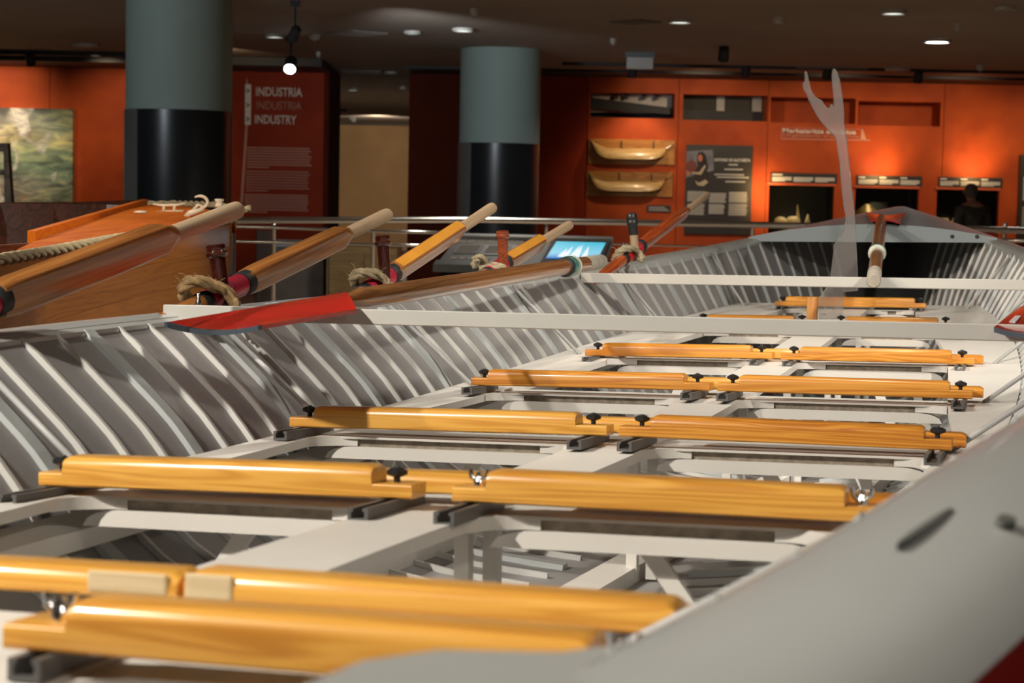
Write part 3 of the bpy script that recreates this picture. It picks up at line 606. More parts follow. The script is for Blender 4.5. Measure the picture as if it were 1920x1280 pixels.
# ------------------------------------------------------------------ varnished wooden boat at left
A = [at(-160, 506, 4.2), at(0, 488, 4.6), at(100, 471, 5.05), at(200, 452, 5.5), at(270, 441, 5.85), at(350, 428, 6.3), at(433, 414, 6.85)]
B_ = [at(-160, 372, 8.4), at(0, 376, 8.3), at(100, 378, 8.2), at(200, 379, 8.1), at(290, 382, 7.9), at(370, 387, 7.6), at(433, 399, 7.0)]
vb = thing('wooden_boat', 'varnished brown wooden boat with orange deck behind the oars at left', 'boat', T(0, 0, 0))
ax = (A[-1] - A[1]); ax.z = 0; ax.normalize()
ML = Mx(((ax.x, -ax.y, 0), (ax.y, ax.x, 0), (0, 0, 1))).to_4x4(); ML.translation = A[1]; MLi = ML.inverted()
def vlocal(p): return MLi @ p
rings = []
ny = V((-ax.y, ax.x, 0))
for i, p in enumerate(A):
    s = i / (len(A) - 1); col = []
    for k in range(9):
        t = k / 8; q = p + V((0, 0, -t * .75)) + ny * (t * t * .10) - ax * (t * .06 if i == len(A) - 1 else 0)
        col.append(vlocal(q))
    rings.append(col)
    # strakes laid as separate planks on the side
for k in range(8):
    b = MB_(); rr = []
    for c in rings: rr.append([c[k] + V((0, -.006, -.0006)), c[k + 1] + V((0, -.0065, .0002)), c[k + 1] + V((0, .02, 0)), c[k] + V((0, .02, 0))])
    b.quadring(rr).build('strake', MAHOG, vb, auto=30, Mw=ML)
P0, P1 = at(66, 449, 5.35), at(277, 376, 7.8)
FAR = [None, P0, P0.lerp(P1, .30), P0.lerp(P1, .68), P1 + V((.02, 0, -.01)), B_[5], B_[6]]
# far side, bottom and end board close the hull; two cradle blocks carry it
bot = [p + V((0, 0, -.75)) + ny * .10 - ax * (.06 if i == len(A) - 1 else 0) for i, p in enumerate(A)]
fbo = [p.lerp(q, .18) + V((0, 0, -.74)) for p, q in zip(B_, A)]
for nm, U_, L_ in (('far_side', [p + V((0, 0, -.01)) for p in B_], fbo), ('bottom', bot, fbo)):
    b = MB_(); b.quadring([[vlocal(u), vlocal(l), vlocal(l + V((0, .0, -.02)) + ny * .015), vlocal(u + V((0, 0, -.02)) + ny * .015)] for u, l in zip(U_, L_)]); b.build(nm, DARKW, vb, Mw=ML)  # dark tone stands in for shade inside the hull
b = MB_(); b.quadring([[vlocal(p) for p in (A[0], bot[0], fbo[0], B_[0])], [vlocal(p - ax * .03) for p in (A[0], bot[0], fbo[0], B_[0])]]); b.build('end_board', DARKW, vb, Mw=ML)
for i in (1, 4):
    c0, c1 = bot[i].lerp(fbo[i], .15), bot[i].lerp(fbo[i], .6); zz = min(c0.z, c1.z) - .02
    MB_().quadring([[V((c.x - .06, c.y - .06, z)), V((c.x + .06, c.y - .06, z)), V((c.x + .06, c.y + .06, z)), V((c.x - .06, c.y + .06, z))] for c, z in ((c0, 0), (c0, zz))]).build('cradle_block', DARKW, vb)
    MB_().quadring([[V((c.x - .06, c.y - .06, z)), V((c.x + .06, c.y - .06, z)), V((c.x + .06, c.y + .06, z)), V((c.x - .06, c.y + .06, z))] for c, z in ((c1, 0), (c1, zz))]).build('cradle_block', DARKW, vb)
b = MB_(); rr = []
for i in range(1, len(A)):
    c = .012 if i > 3 else 0.002
    rr.append([vlocal(A[i] + V((0, 0, -.004))), vlocal(A[i].lerp(FAR[i], .5) + V((0, 0, c))), vlocal(FAR[i] + V((0, 0, -.004))), vlocal(FAR[i] + V((0, 0, -.05))), vlocal(A[i] + V((0, 0, -.05)))])
b.quadring(rr).build('deck', DECKW, vb, auto=20, Mw=ML)
b = MB_(); b.quadring([[vlocal(A[0] + V((0, .05, -.28))), vlocal(A[3] + V((-.02, .06, -.28))), vlocal(B_[3] + V((0, 0, -.28))), vlocal(B_[0] + V((0, 0, -.28)))], [vlocal(p + V((0, .02, -.33))) for p in (A[0], A[3], B_[3], B_[0])]]).build('cockpit_floor', DARKW, vb, Mw=ML)
b = MB_()
b.slab([P0 + V((0, 0, -.15)), P1 + V((0, 0, -.05)), P1 + V((0, 0, .006)), P0 + V((0, 0, .024))], V((-.8, .6, 0)), .035); b.v = [tuple(vlocal(V(q))) for q in b.v]
b.build('coaming', DECKW, vb, Mw=ML)
b = MB_(); P2 = at(-100, 466, 5.0); b.slab([P0 + V((0, 0, -.3)), P2 + V((0, 0, -.3)), P2 + V((0, 0, -.0)), P0 + V((0, 0, -.01))], ny, .02); b.v = [tuple(vlocal(V(q))) for q in b.v]; b.build('cockpit_side', DARKW, vb, Mw=ML)
b = MB_(); Q = [at(-200, 410, 8.6), at(150, 408, 8.3), at(278, 404, 8.0)]; Q2 = [at(-200, 381, 8.6), at(150, 378, 8.3), at(278, 374, 8.0)]
b.quadring([[Q[i], Q2[i], Q2[i] + V((0, .05, 0)), Q[i] + V((0, .05, -.2))] for i in range(3)]); b.v = [tuple(vlocal(V(q))) for q in b.v]; b.build('far_bulwark', DARKW, vb, Mw=ML)  # bulwark's shade is put into its dark colour
b = MB_(); b.quadring([[p + V((0, 0, z)) for p in (A[-1] + ax * .0 + ny * -.02, A[-1] + ax * .03, B_[-1] + ax * .02, B_[-1] - ax * .04)] for z in (.012, -.9)]); b.v = [tuple(vlocal(V(q))) for q in b.v]; b.build('stem', MAHOG, vb, bevel=.006, seg=1, Mw=ML)
def rope(pts, r, name, m_, label=None, cat=None, parent=None, n=8, tw=150, lay=.35):
    """laid rope: three strands twisted round the path"""
    P_ = [V(p) for p in pts]; L_ = [0]
    for i in range(1, len(P_)): L_.append(L_[-1] + (P_[i] - P_[i - 1]).length)
    tot = L_[-1]; ns = max(8, int(tot / (r * 1.1))); b = MB_()
    def pt(s):
        for i in range(1, len(P_)):
            if s <= L_[i] or i == len(P_) - 1:
                f = (s - L_[i - 1]) / max(1e-6, L_[i] - L_[i - 1]); return P_[i - 1].lerp(P_[i], f), (P_[i] - P_[i - 1]).normalized()
    for st in range(3):
        q = []
        for k in range(ns + 1):
            p, t = pt(tot * k / ns); u = t.cross(V((.13, .2, 1))).normalized(); v_ = t.cross(u); a = k * .55 + st * 2 * PI / 3
            q.append(p + (u * math.cos(a) + v_ * math.sin(a)) * r * .56)
        b.tube(q, r * .52, 6)
    o = b.build(name, m_, parent, smooth=True)
    if label: tag(o, label, cat)
    return o
rp_pts = [p + V((0, -.02, .006)) - ny * .015 for p in A]
rope(rp_pts, .014, 'rope', paint('pale_rope', (.56, .47, .30), .9, var=.2, scale=40, bump=.6), 'pale laid rope along the near edge of the varnished boat', 'rope')
q = [at(275, 382, 7.95), at(330, 381, 7.9), at(400, 383, 7.6), at(438, 391, 7.1), at(458, 392, 6.95), at(470, 391, 6.95)]
rope(q, .013, 'rope', bpy.data.materials['pale_rope'], 'pale rope round the bow end of the varnished boat deck', 'rope')
def dk(px, py, Y): return at(px, py, Y)
c = dk(317, 402, 7.1) + V((0, 0, .010)); cl = thing('mooring_cleat', 'cream two-horned mooring cleat on the orange deck', 'cleat', T(*c))
MB_().tube([(-.062, 0, .028), (-.03, 0, .024), (.03, 0, .026), (.062, 0, .034)], [.003, .005, .005, .003], 8).build('horn_bar', FITW, cl, smooth=True)
MB_().tube([(-.055, 0, .0), (0, 0, .001), (.055, 0, .005)], [.003, .006, .004], 8).build('base', FITW, cl, smooth=True)
for x in (-.02, .02): MB_().tube([(x, 0, 0), (x, 0, .026)], [.007, .005], 8).build('post', FITW, cl, smooth=True)
c = dk(264, 403, 6.9) + V((0, 0, .008)); tag(MB_().lathe([(.026, 0), (.026, .004), (.016, .008), (.004, .009)], 18, T(*c)).build('deck_disc', FITW, smooth=True), 'round cream disc on the orange deck beside the cleat', 'deck plate')
c = dk(372, 402, 6.8); hk = thing('anchor_hook', 'cream curved hook fitting lying on the orange deck', 'hook', T(*c))
MB_().tube([(-.05, 0, -.01), (-.03, 0, .004), (-.005, 0, .012), (.02, 0, .02)], [.006, .012, .010, .006], 8).build('shank', FITW, hk, smooth=True)
MB_().tube([(.0 + .028 * math.cos(t) + .005, 0, .045 + .022 * math.sin(t)) for t in [(-1.3 + 3.6 * k / 12) for k in range(13)]], [.006] * 10 + [.005, .004, .003], 8).build('hook', FITW, hk, smooth=True)
MB_().tube([(-.02, 0, .015), (.0, 0, .035), (.014, 0, .03), (.0, 0, .012)], .006, 8).build('ring', FITW, hk, smooth=True)
c = dk(411, 388, 6.95); tag(MB_().lathe([(.02, 0), (.014, .008), (.013, .018), (.018, .026), (.016, .03)], 16, T(*c)).build('bollard', FITW, smooth=True), 'small cream bollard at the tip of the orange deck', 'bollard')
# dark lattice leg at the left edge
lg = thing('trestle_model', 'dark speckled trestle tower at the left edge before the painting', 'model', T(0, 0, 0)); YT = 20.0
spk = paint('speckled_black', (.02, .015, .013), .6, var=.9, scale=14, c2=(.10, .075, .055))
def q3(l): return [[at(x, y, YT) + V((0, d, 0)) for x, y in l] for d in (0, .12)]
MB_().quadring(q3([(6, 268), (14, 268), (35, 576), (12, 576)])).build('leg', spk, lg); MB_().quadring(q3([(-50, 268), (6, 268), (6, 284), (-50, 284)])).build('arch', spk, lg); MB_().quadring(q3([(-50, 318), (8, 318), (8, 328), (-50, 328)])).build('brace', spk, lg)
MB_().quadring(q3([(-72, 268), (-50, 268), (-62, 576), (-100, 576)])).build('leg', spk, lg)

# ------------------------------------------------------------------ rowing boat hull functions (boat frame)
def lerp_tab(tab, y):
    if y <= tab[0][0]: return tab[0][1]
    for i in range(len(tab) - 1):
        (a, va), (b, vb_) = tab[i], tab[i + 1]
        if y <= b:
            t = (y - a) / (b - a)
            m0 = ((vb_ - tab[i - 1][1]) / (b - tab[i - 1][0]) if i else (vb_ - va) / (b - a)) * (b - a)
            m1 = ((tab[i + 2][1] - va) / (tab[i + 2][0] - a) if i + 2 < len(tab) else (vb_ - va) / (b - a)) * (b - a)
            t2, t3 = t * t, t * t * t
            return (2 * t3 - 3 * t2 + 1) * va + (t3 - 2 * t2 + t) * m0 + (-2 * t3 + 3 * t2) * vb_ + (t3 - t2) * m1
    return tab[-1][1]
GT = [(-2.7, .02), (-2.3, .12), (-2.0, .205), (-1.5, .359), (-1, .502), (-.5, .611), (0, .69), (.5, .744), (1, .777), (1.5, .792), (2, .792), (2.5, .777), (3, .747), (3.5, .704), (4, .645), (4.5, .568), (5, .472), (5.5, .352), (6, .204), (6.4, .075), (6.62, .006)]
HT = [(-2.7, .10), (-2, .07), (-1.5, .06), (-1, .082), (-.5, .12), (0, .148), (.5, .167), (1, .176), (1.5, .18), (2, .179), (2.5, .176), (3, .172), (3.5, .169), (4, .17), (4.5, .176), (5, .189), (5.5, .212), (6, .245), (6.62, .29)]
def z0(y): return .183 * y * abs(y) * .1 - .135 * y ** 3 * .01
def G(y): return lerp_tab(GT, y)
def H(y): return z0(y) + lerp_tab(HT, y)
def zk(y):
    z = -.225
    if y > 4.2: z += ((y - 4.2) / 2.42) ** 2.6 * (H(6.62) + .175)
    if y < -.6: z += ((-.6 - y) / 2.1) ** 2.2 * .26
    return z
PR = [(0, 0), (.04, .25), (.10, .42), (.2, .56), (.33, .66), (.5, .735), (.65, .80), (.8, .885), (.92, .955), (1, 1)]   # height fraction -> beam fraction
def sec(y, u, s=1, off=0):
    """point of the hull inner surface; off moves it inward"""
    def p(u): return V((s * G(y) * lerp_tab(PR, u), y, zk(y) + (H(y) - zk(y)) * u))
    q = p(u)
    if off:
        t = p(min(1, u + .01)) - p(max(0, u - .01)); n = V((-s * t.z, 0, s * t.x))
        if n.length > 1e-9: n.normalize(); n = n if n.x * s < 0 or abs(n.x) < .02 else -n; q = q + n * off
    return q
def hullx(y, z): return abs(sec(y, max(0, min(1, (z - zk(y)) / (H(y) - zk(y))))).x)
def hullz(y, x):
    lo_, hi_ = 0.0, 1.0
    for _ in range(30):
        m_ = (lo_ + hi_) / 2
        if abs(sec(y, m_).x) < x: lo_ = m_
        else: hi_ = m_
    return sec(y, lo_).z
US = [0, .01, .03, .06, .11, .17, .24, .32, .41, .5, .58, .65, .71, .77, .82, .87, .91, .95, .98, 1.0]
boat = thing('rowing_boat', 'long white and grey racing rowing boat filling the foreground, seen from inside', 'boat', MB)
YS = [-2.65 + 9.25 * k / 74 for k in range(75)]
rings = []
for y in YS:
    inn = [sec(y, u, -1) for u in reversed(US)] + [sec(y, u, 1) for u in US[1:]]
    out = [sec(y, u, 1, -.012) + V((0, 0, -.004)) for u in reversed(US)] + [sec(y, u, -1, -.012) + V((0, 0, -.004)) for u in US[1:]]
    rings.append(inn + out)
MB_().quadring(rings).build('hull_shell', HULL, boat, auto=35)
# ribs: three slim ones between broad frames
UR = [.02, .05, .09, .14, .2, .27, .35, .43, .51, .58, .64, .7, .75, .8, .84, .88, .92, .955, .98]
k = 0
for i in range(-16, 52):
    y = .13 + .1125 * i
    if y < -1.7 or y > 6.1: continue
    broad = (i % 4 == 0)
    wd, dp = (.0165, .0085) if broad else (.0046, .0085)
    for s in (-1, 1):
        rr = []
        for u in UR:
            a, b2 = sec(y, u, s, -.003), sec(y, u, s, dp if u < .93 else dp * .6)
            rr.append([a + V((0, -wd, 0)), a + V((0, wd, 0)), b2 + V((0, wd * .9, 0)), b2 + V((0, -wd * .9, 0))])
        MB_().quadring(rr).build('frame' if broad else 'rib', FRAMEM if broad else RIBM, boat)
# gunwales and red rubbing strakes
CP = [(-.016, -.03), (-.012, -.006), (.006, .002), (.05, .004), (.085, -.003), (.11, -.014), (.128, -.032), (.122, -.05), (.05, -.05), (.012, -.035)]
RS = [(.122, -.05), (.129, -.032), (.142, -.05), (.150, -.085), (.135, -.11), (.118, -.09)]
for s in (-1, 1):
    for prof, nm, m_ in ((CP, 'gunwale', CAP), (RS, 'rubbing_strake', REDG)):
        rr = []
        for y in [-2.6 + 9.2 * k / 92 for k in range(93)]:
            tp = 1 - .62 * max(0, min(1, (y - 4.3) / 2.2)); dy = .01; sl = (G(y + dy) - G(y - dy)) / (2 * dy)
            n = V((1, -sl, 0)).normalized()
            rr.append([V((s * (G(y) + n.x * o * tp), y + n.y * o * tp, H(y) + u * tp)) for o, u in prof])
        gobj = MB_().quadring(rr).build(nm, m_, boat, auto=40)
    if True:
        for (y, o, l, w_) in ((-.845, .052, .060, .0027), (-.80, .086, .010, .0055)):
            if s > 0: MB_().lathe([(w_, -.006), (w_, .0035)], 16, T(s * (G(y) + o), y, H(y) + (.0045 if o < .06 else .001)) @ Mx.Rotation(-.2, 4, 'Z') @ Mx.Rotation(.085, 4, 'X') @ Mx.Rotation(0.0 if o < .06 else .25, 4, 'Y') @ Mx.Diagonal((1, l / w_, 1, 1))).build('thole_slot', SLOT, boat)
# deck planks and thwarts
ROW = [.9 * (r - 2) for r in range(0, 8)]              # ROW[r] = y of row r
DZ = -.016
def yrange(a, b, st=.08):
    n = max(1, int((b - a) / st)); return [a + (b - a) * k / n for k in range(n + 1)]
def inx(y): return lerp_tab([(-2, .20), (-1.2, .34), (-.9, .365), (-.18, .425), (0, .447), (.9, .50), (1.3, .502), (1.8, .468), (2.3, .443), (3, .40), (3.6, .335), (4.5, .215), (5, .14)], y)
for s in (-1, 1):
    rr = []
    for y in yrange(-1.9, 4.75):
        z = z0(y) + DZ; xo = hullx(y, z) - .012; xi = min(inx(y), xo - .02)
        rr.append([V((s * xi, y, z)), V((s * xo, y, z)), V((s * (xo - .004), y, z - .014)), V((s * xi, y, z - .014))])
    MB_().quadring(rr).build('side_plank', WHITE, boat, auto=30)
    rr = []
    for y in yrange(-1.9, 4.7):
        z = z0(y) + DZ - .05; xo = hullx(y, z) - .005
        rr.append([V((s * (xo - .035), y, z + .005)), V((s * xo, y, z + .02)), V((s * xo, y, z - .03)), V((s * (xo - .03), y, z - .02))])
    MB_().quadring(rr).build('stringer', WHITE, boat, auto=30)
rr = []
for y in yrange(-1.9, 4.8): z = z0(y) + DZ; rr.append([V((-.058, y, z + .0005)), V((.058, y, z + .0005)), V((.058, y, z - .0145)), V((-.058, y, z - .0145))])
MB_().quadring(rr).build('center_plank', WHITE, boat, auto=30)
for r in range(1, 8):
    y = ROW[r] + .02; xe_ = hullx(y, z0(y) + DZ) - .014; z = z0(y) + DZ
    th = MB_().box((-xe_, y, z - .004), (xe_, y + .2, z - .0003)).build('thwart', WHITE, boat)
    MB_().box((-inx(y) + .004, y + .012, z - .017), (inx(y) - .004, y + .03, z - .004)).build('foam_strip', DIRT, th)
    fb_ = MB_()
    for s in (-1, 1):
        x0_, x1_ = .066, inx(y) - .010; rd = .045
        pr_ = [(x0_, z - .037), (x1_, z - .037)] + [(x1_ - rd * (1 - math.cos(a)), z - .037 + .020 * math.sin(a)) for a in (.5, .9, 1.25, PI / 2)] + [(x0_ + rd * (1 - math.cos(a)), z - .037 + .020 * math.sin(a)) for a in (PI / 2, 1.25, .9, .5)]
        fb_.quadring([[(s * a, yy, c) for a, c in pr_] for yy in (y + .004, y + .03)])
    fb_.build('front_flange', WHITE, th)
    # curved gussets in the corners of the openings
    for s in (-1, 1):
        for (xa, dr) in ((.058, 1), (inx(y - .03), -1)):
            rd = .065; pl = [(0, 0)] + [(rd - rd * math.sin(a), -rd + rd * math.cos(a)) for a in [PI / 2 * k / 7 for k in range(8)]]
            pl = [(s * (xa + dr * px_), y + .006 + py_) for px_, py_ in pl]
            MB_().prism(pl, z - .016, z - .0008).build('corner_gusset', WHITE, th, auto=40)
    # posts and diagonal braces carrying the thwart
    for (xp, w_, yo) in ((.024, .0085, .03), (.052, .0085, .05)):
        zb = hullz(y + yo, xp) + .004
        MB_().box((xp - w_, y + yo, zb), (xp + w_, y + yo + .02, z - .005)).build('post', WHITE, boat)
    for s in (-1, 1):
        if r < 7:
            for (xa, xb_, w_) in ((.235, .325, .012), (.385 if r == 3 else 0, .42, .009)):
                if not xa: continue
                yb = y + .03; zb = hullz(yb, xb_) + .01
                MB_().quadring([[V((s * xa - w_, yy, z - .03)), V((s * xa + w_, yy, z - .03)), V((s * xb_ + w_, yy, zb)), V((s * xb_ - w_, yy, zb))] for yy in (yb, yb + .012)]).build('brace', WHITE, boat)
    # stay rods from plank to gunwale
    for s in (-1, 1):
        ya, yb = ROW[r] + .10, ROW[r] + .20
        za = z0(ya) + DZ; MB_().tube([V((s * (hullx(ya, za) - .075), ya, za)), V((s * (G(yb) - .006), yb, H(yb) - .012))], .0048, 8).build('stay_rod', ROD, boat, smooth=True)
# keelson and bilge stringers
for s, x in ((0, 0), (-1, .30), (1, .30)):
    rr = []
    for y in yrange(-1.6, 5.2 if s == 0 else 3.8):
        xx = x * min(1, G(y) / .69); zb = hullz(y, xx) if s else zk(y)
        if s == 0: rr.append([V((-.03, y, zb)), V((.03, y, zb)), V((.03, y, zb + .028)), V((-.03, y, zb + .028))])
        else: rr.append([V((s * (xx - .008), y, zb - .005)), V((s * (xx + .008), y, zb)), V((s * (xx + .012), y, zb + .045)), V((s * (xx - .012), y, zb + .045))])
    MB_().quadring(rr).build('keelson' if s == 0 else 'bilge_stringer', WHITE, boat, auto=30)
# bow deck: crowned plate between the gunwales
rr = []
for y in yrange(5.2, 6.66, .06):
    g_ = max(.004, G(y)) + .035 * (1 - .6 * max(0, (y - 5.2) / 1.4)); h_ = H(y) + .006
    top = [V((x * g_, y + (.0 if y > 5.25 else 0), h_ + .05 * (1 - x * x) * min(1, G(y) / .42))) for x in [-1 + 2 * q / 12 for q in range(13)]]
    rr.append(top + [p + V((0, 0, -.012)) for p in reversed(top)])
dko = MB_().quadring(rr).build('bow_deck', DECKM, boat, auto=40)
y = 5.2; g_ = G(y) + .035
tp_ = [(-g_ + 2 * g_ * q / 12) for q in range(13)]
MB_().quadring([[V((x, yy, H(y) + .052 - .05 * (x / g_) ** 2)) for x in tp_] + [V((x, yy, H(y) - .012)) for x in reversed(tp_)] for yy in (y - .014, y + .004)]).build('deck_coaming', DECKM, dko, auto=30)
for x in (.30, .39): MB_().lathe([(.008, -.002), (.006, .004)], 10, T(x, 5.184, H(5.2) + .01) @ Mx.Rotation(PI / 2, 4, 'X')).build('bolt', BLK, dko)
# knee on the near gunwale
MB_().prism([(.355, -1.26), (.36, -1.17), (.385, -1.13), (.44, -1.115), (.50, -1.03), (.50, -1.2)], H(-1.12) - .018, H(-1.12) - .003).build('gunwale_knee', CAP, boat, bevel=.004, seg=2)

# cradle blocks between the keel and the floor
MBi = MB.inverted()
for y_ in (.4, 3.6):
    k = MB @ V((0, y_, zk(y_) - .02)); b = MB_()
    b.box((k.x - .28, k.y - .07, 0), (k.x + .28, k.y + .07, k.z)); b.v = [tuple(MBi @ V(q)) for q in b.v]; b.build('cradle_block', DARKW, boat)
# cross beams laid over the boat
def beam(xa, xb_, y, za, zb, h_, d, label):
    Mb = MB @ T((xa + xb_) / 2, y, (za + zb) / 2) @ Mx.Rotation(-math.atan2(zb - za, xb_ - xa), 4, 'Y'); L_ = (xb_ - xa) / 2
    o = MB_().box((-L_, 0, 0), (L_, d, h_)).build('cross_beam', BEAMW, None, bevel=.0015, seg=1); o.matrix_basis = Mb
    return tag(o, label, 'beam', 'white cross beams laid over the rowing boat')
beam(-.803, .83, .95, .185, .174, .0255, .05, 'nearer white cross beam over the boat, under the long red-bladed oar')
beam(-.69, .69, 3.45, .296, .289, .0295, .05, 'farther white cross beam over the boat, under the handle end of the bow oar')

# ------------------------------------------------------------------ wooden bars on tracks
def star_knob(par, x, y, z, m_=None):
    kn = MB_().lathe([(.0035, 0), (.0035, .006), (.006, .007), (.0105, .009), (.011, .0135), (.006, .0165), (.002, .017)], 30, T(x, y, z), .16, 5).build('knob', BLACKP, par, auto=50)
    MB_().lathe([(.0035, .0165), (.0035, .0185)], 8, T(x, y, z)).build('knob_cap', TRACKM, kn)
def wing_nut(par, x, y, z):
    b = MB_().lathe([(.006, 0), (.006, .006), (.004, .008), (.0035, .016)], 12, T(x, y, z))
    for s in (-1, 1): b.tube([(x + s * .004, y, z + .005), (x + s * .009, y, z + .010), (x + s * .011, y, z + .018)], [.003, .003, .0025], 8)
    b.build('wing_nut', CHROME, par, auto=50)
def bar(xl, zl, xr, zr, y, tl, tr, label, knobs=('k', 'k'), tracks=(1, 1), depth=.05, hm=.034, ht=.0165, m_=None, tf=-.10, tb=.09, name='foot_bar'):
    L_ = xr - xl; M_ = MB @ T(xl, y, zl) @ Mx.Rotation(-math.atan2(zr - zl, L_), 4, 'Y')
    t = thing(name, label, 'wooden bar', M_, 'varnished bars across the rowing boat')
    m_ = m_ or PINE
    # stepped profile, rounded on the top front edge
    bm = bmesh.new()
    segs = [(0, ht)] if tl else []
    xs = [0, tl, tl + .006, L_ - tr - .006, L_ - tr, L_]
    def ring(x, h, rd):
        pts = [(0.0, .002), (0.002, 0), (depth - .002, 0), (depth, .002), (depth, h - rd * .6), (depth - rd * .25, h - rd * .15), (depth - rd * .6, h), (rd, h), (rd * .45, h - rd * .18), (rd * .12, h - rd * .5), (0, h - rd)]
        return [(x, a, c) for a, c in pts]
    rr = []
    if tl: rr += [ring(0, ht, .003), ring(.001, ht, .003), ring(tl, ht, .003), ring(tl + .001, hm - .003, .010)]
    else: rr += [ring(0, hm - .004, .011)]
    rr += [ring((tl or 0) + .007, hm, .012), ring(L_ * .33, hm, .012), ring(L_ * .66, hm, .012), ring(L_ - (tr or 0) - .007, hm, .012)]
    if tr: rr += [ring(L_ - tr - .001, hm - .003, .010), ring(L_ - tr, ht, .003), ring(L_, ht, .003)]
    else: rr += [ring(L_, hm - .004, .011)]
    MB_().quadring(rr).build('beam', m_, t, auto=38)
    for i, (xx, tt) in enumerate(((tl * .62 if tl else 0, tl), (L_ - tr * .55 if tr else 0, tr))):
        if not tt: continue
        if knobs[i] == 'k': star_knob(t, xx, depth * .5, ht)
        elif knobs[i] == 'w': wing_nut(t, xx, depth * .5, ht)
        if tracks[i]:
            b = MB_(); yy0, yy1 = tf, tb; x = xx; zt_ = DZ; w_ = .0115
            b.quadring([[(x + a, q, c) for a, c in ((-w_, zt_ + .0005), (w_, zt_ + .0005), (w_, -.0008), (.0055, -.0008), (.0055, -.004), (.0075, -.0045), (.0075, -.0115), (-.0075, -.0115), (-.0075, -.0045), (-.0055, -.004), (-.0055, -.0008), (-w_, -.0008))] for q in (yy0, yy1)])
            b.build('track', TRACKM, t)
    return t
# row 1 (nearest)
bar(.016, -.013, .438, -.016, -.9, .044, .036, 'blurred golden bar nearest the camera, with chrome wing nuts', ('w', 'w'), tf=-.02, tb=.08, m_=PINE2)
r1 = bar(-.45, -.014, .030, -.013, -.68, 0, 0, 'second golden bar at the lower left edge with a worn pale end', m_=PINE2, hm=.021, tracks=(0, 0), name='seat_bar')
bx((.4805 - .075, -.0015, .003), (.4805 - .008, .003, .0195)).build('worn_end', BAREW, r1, bevel=.002, seg=2)
r2 = bar(.036, -.013, .44, -.016, -.68, 0, .03, 'second golden bar at the lower right with a worn pale left end', m_=PINE2, hm=.023, tracks=(0, 0), knobs=(None, None), name='seat_bar')
bx((.001, -.0015, .002), (.040, .003, .0215)).build('worn_end', BAREW, r2, bevel=.002, seg=2)
# rows 2 to 6
ROWS = {2: ((-.484, -.006, -.019, -.002, .030, .047), (.028, -.002, .491, -.005, .038, .034), ('k', 'k'), ('w', 'w'), 'second row from the camera'),
        3: ((-.545, .012, -.008, .015, .042, .050), (.012, .015, .520, .011, .050, .040), ('k', 'k'), ('k', 'k'), 'third row from the camera'),
        4: ((-.513, .051, -.005, .053, .036, .053), (.011, .053, .514, .051, .044, .043), ('k', 'k'), ('k', 'k'), 'fourth row from the camera'),
        5: ((-.488, .097, -.008, .099, .045, .054), (.014, .098, .483, .097, .047, .055), ('k', 'k'), ('k', 'k'), 'fifth row, just before the nearer cross beam'),
        6: ((-.378, .176, -.028, .177, .045, .045), (.034, .177, .389, .178, .045, .045), ('k', 'k'), ('k', 'k'), 'sixth row, half hidden behind the nearer cross beam')}
for r, (l, rgt, kl, kr, ds) in ROWS.items():
    y = ROW[r]; pm = PINE if r != 2 else PINE2
    hz = {2: .036, 3: .035, 4: .034, 5: .034, 6: .032}[r]
    bar(l[0], l[1], l[2], l[3], y, l[4], l[5], 'varnished pine bar on the left side, ' + ds, kl, hm=hz, m_=PINE2 if r in (2, 3) else PINE)
    bar(rgt[0], rgt[1], rgt[2], rgt[3], y, rgt[4], rgt[5], 'varnished pine bar on the right side, ' + ds, kr, hm=hz, m_=pm if r != 3 else PINE)
    if r < 6:
        bar(l[0] + .06, l[1] - .001, l[2] + .055, l[3], y + .075, 0, 0, 'low rear pine bar behind the left bar, ' + ds, hm=.025, tracks=(0, 0), m_=PINE2, name='seat_bar')
        bar(rgt[0] + .10, rgt[1], rgt[2] + .018, rgt[3], y + .075, 0, 0, 'low rear pine bar behind the right bar, ' + ds, hm=.022, tracks=(0, 0), m_=PINE, name='seat_bar')
bar(-.258, .241, .251, .241, 4.5, .036, .036, 'single dark golden bar at the bow, behind the wooden post', ('k', 'k'), hm=.034, m_=PINE, tf=-.06)
# wooden post holding the acrylic figure
po = MB_().box((-.016, 0, 0), (.016, .034, .082)).build('wooden_post', wood('post_pine', (.30, .10, .025), (.46, .19, .05), (.58, .28, .08), scale=(24, 24, 1.2), rough=.4, coat=.2), None, bevel=.002, seg=1)
po.matrix_basis = MB @ T(-.062, 3.93, z0(3.93) - .0155); tag(po, 'short square pine post standing before the single bow bar', 'post')

# ------------------------------------------------------------------ acrylic arm figure
YA = 6.0
def pa(px, py): return at(px, py, YA)
outline = [(1509, 134), (1513, 134), (1517, 150), (1521, 168), (1531, 183), (1541, 188), (1547, 198), (1552, 203), (1557, 201), (1557, 196), (1561, 195), (1564, 200), (1563, 180), (1561, 160), (1560, 140), (1562, 130), (1565, 128), (1570, 134), (1575, 150), (1580, 180), (1583, 210), (1583, 230), (1588, 260), (1594, 320), (1600, 370), (1603, 400), (1606, 460), (1609, 520), (1609, 545), (1581, 548), (1581, 598), (1536, 598), (1536, 560), (1556, 530), (1560, 500), (1563, 478), (1564, 458), (1573, 448), (1583, 430), (1586, 415), (1585, 398), (1582, 380), (1577, 340), (1574, 300), (1570, 275), (1567, 258), (1562, 252), (1556, 246), (1541, 230), (1530, 214), (1523, 200), (1517, 188), (1513, 176), (1508, 170), (1505, 160), (1506, 155), (1509, 154)]
o3 = [pa(*q) for q in outline]
b = MB_(); b.quadring([[p for p in o3], [p + V((0, .010, 0)) for p in o3]])
tag(b.build('acrylic_figure', ACRYL, None, bevel=.0012, seg=1), 'clear acrylic cut-out of a raised arm and hand standing near the bow', 'cut-out')

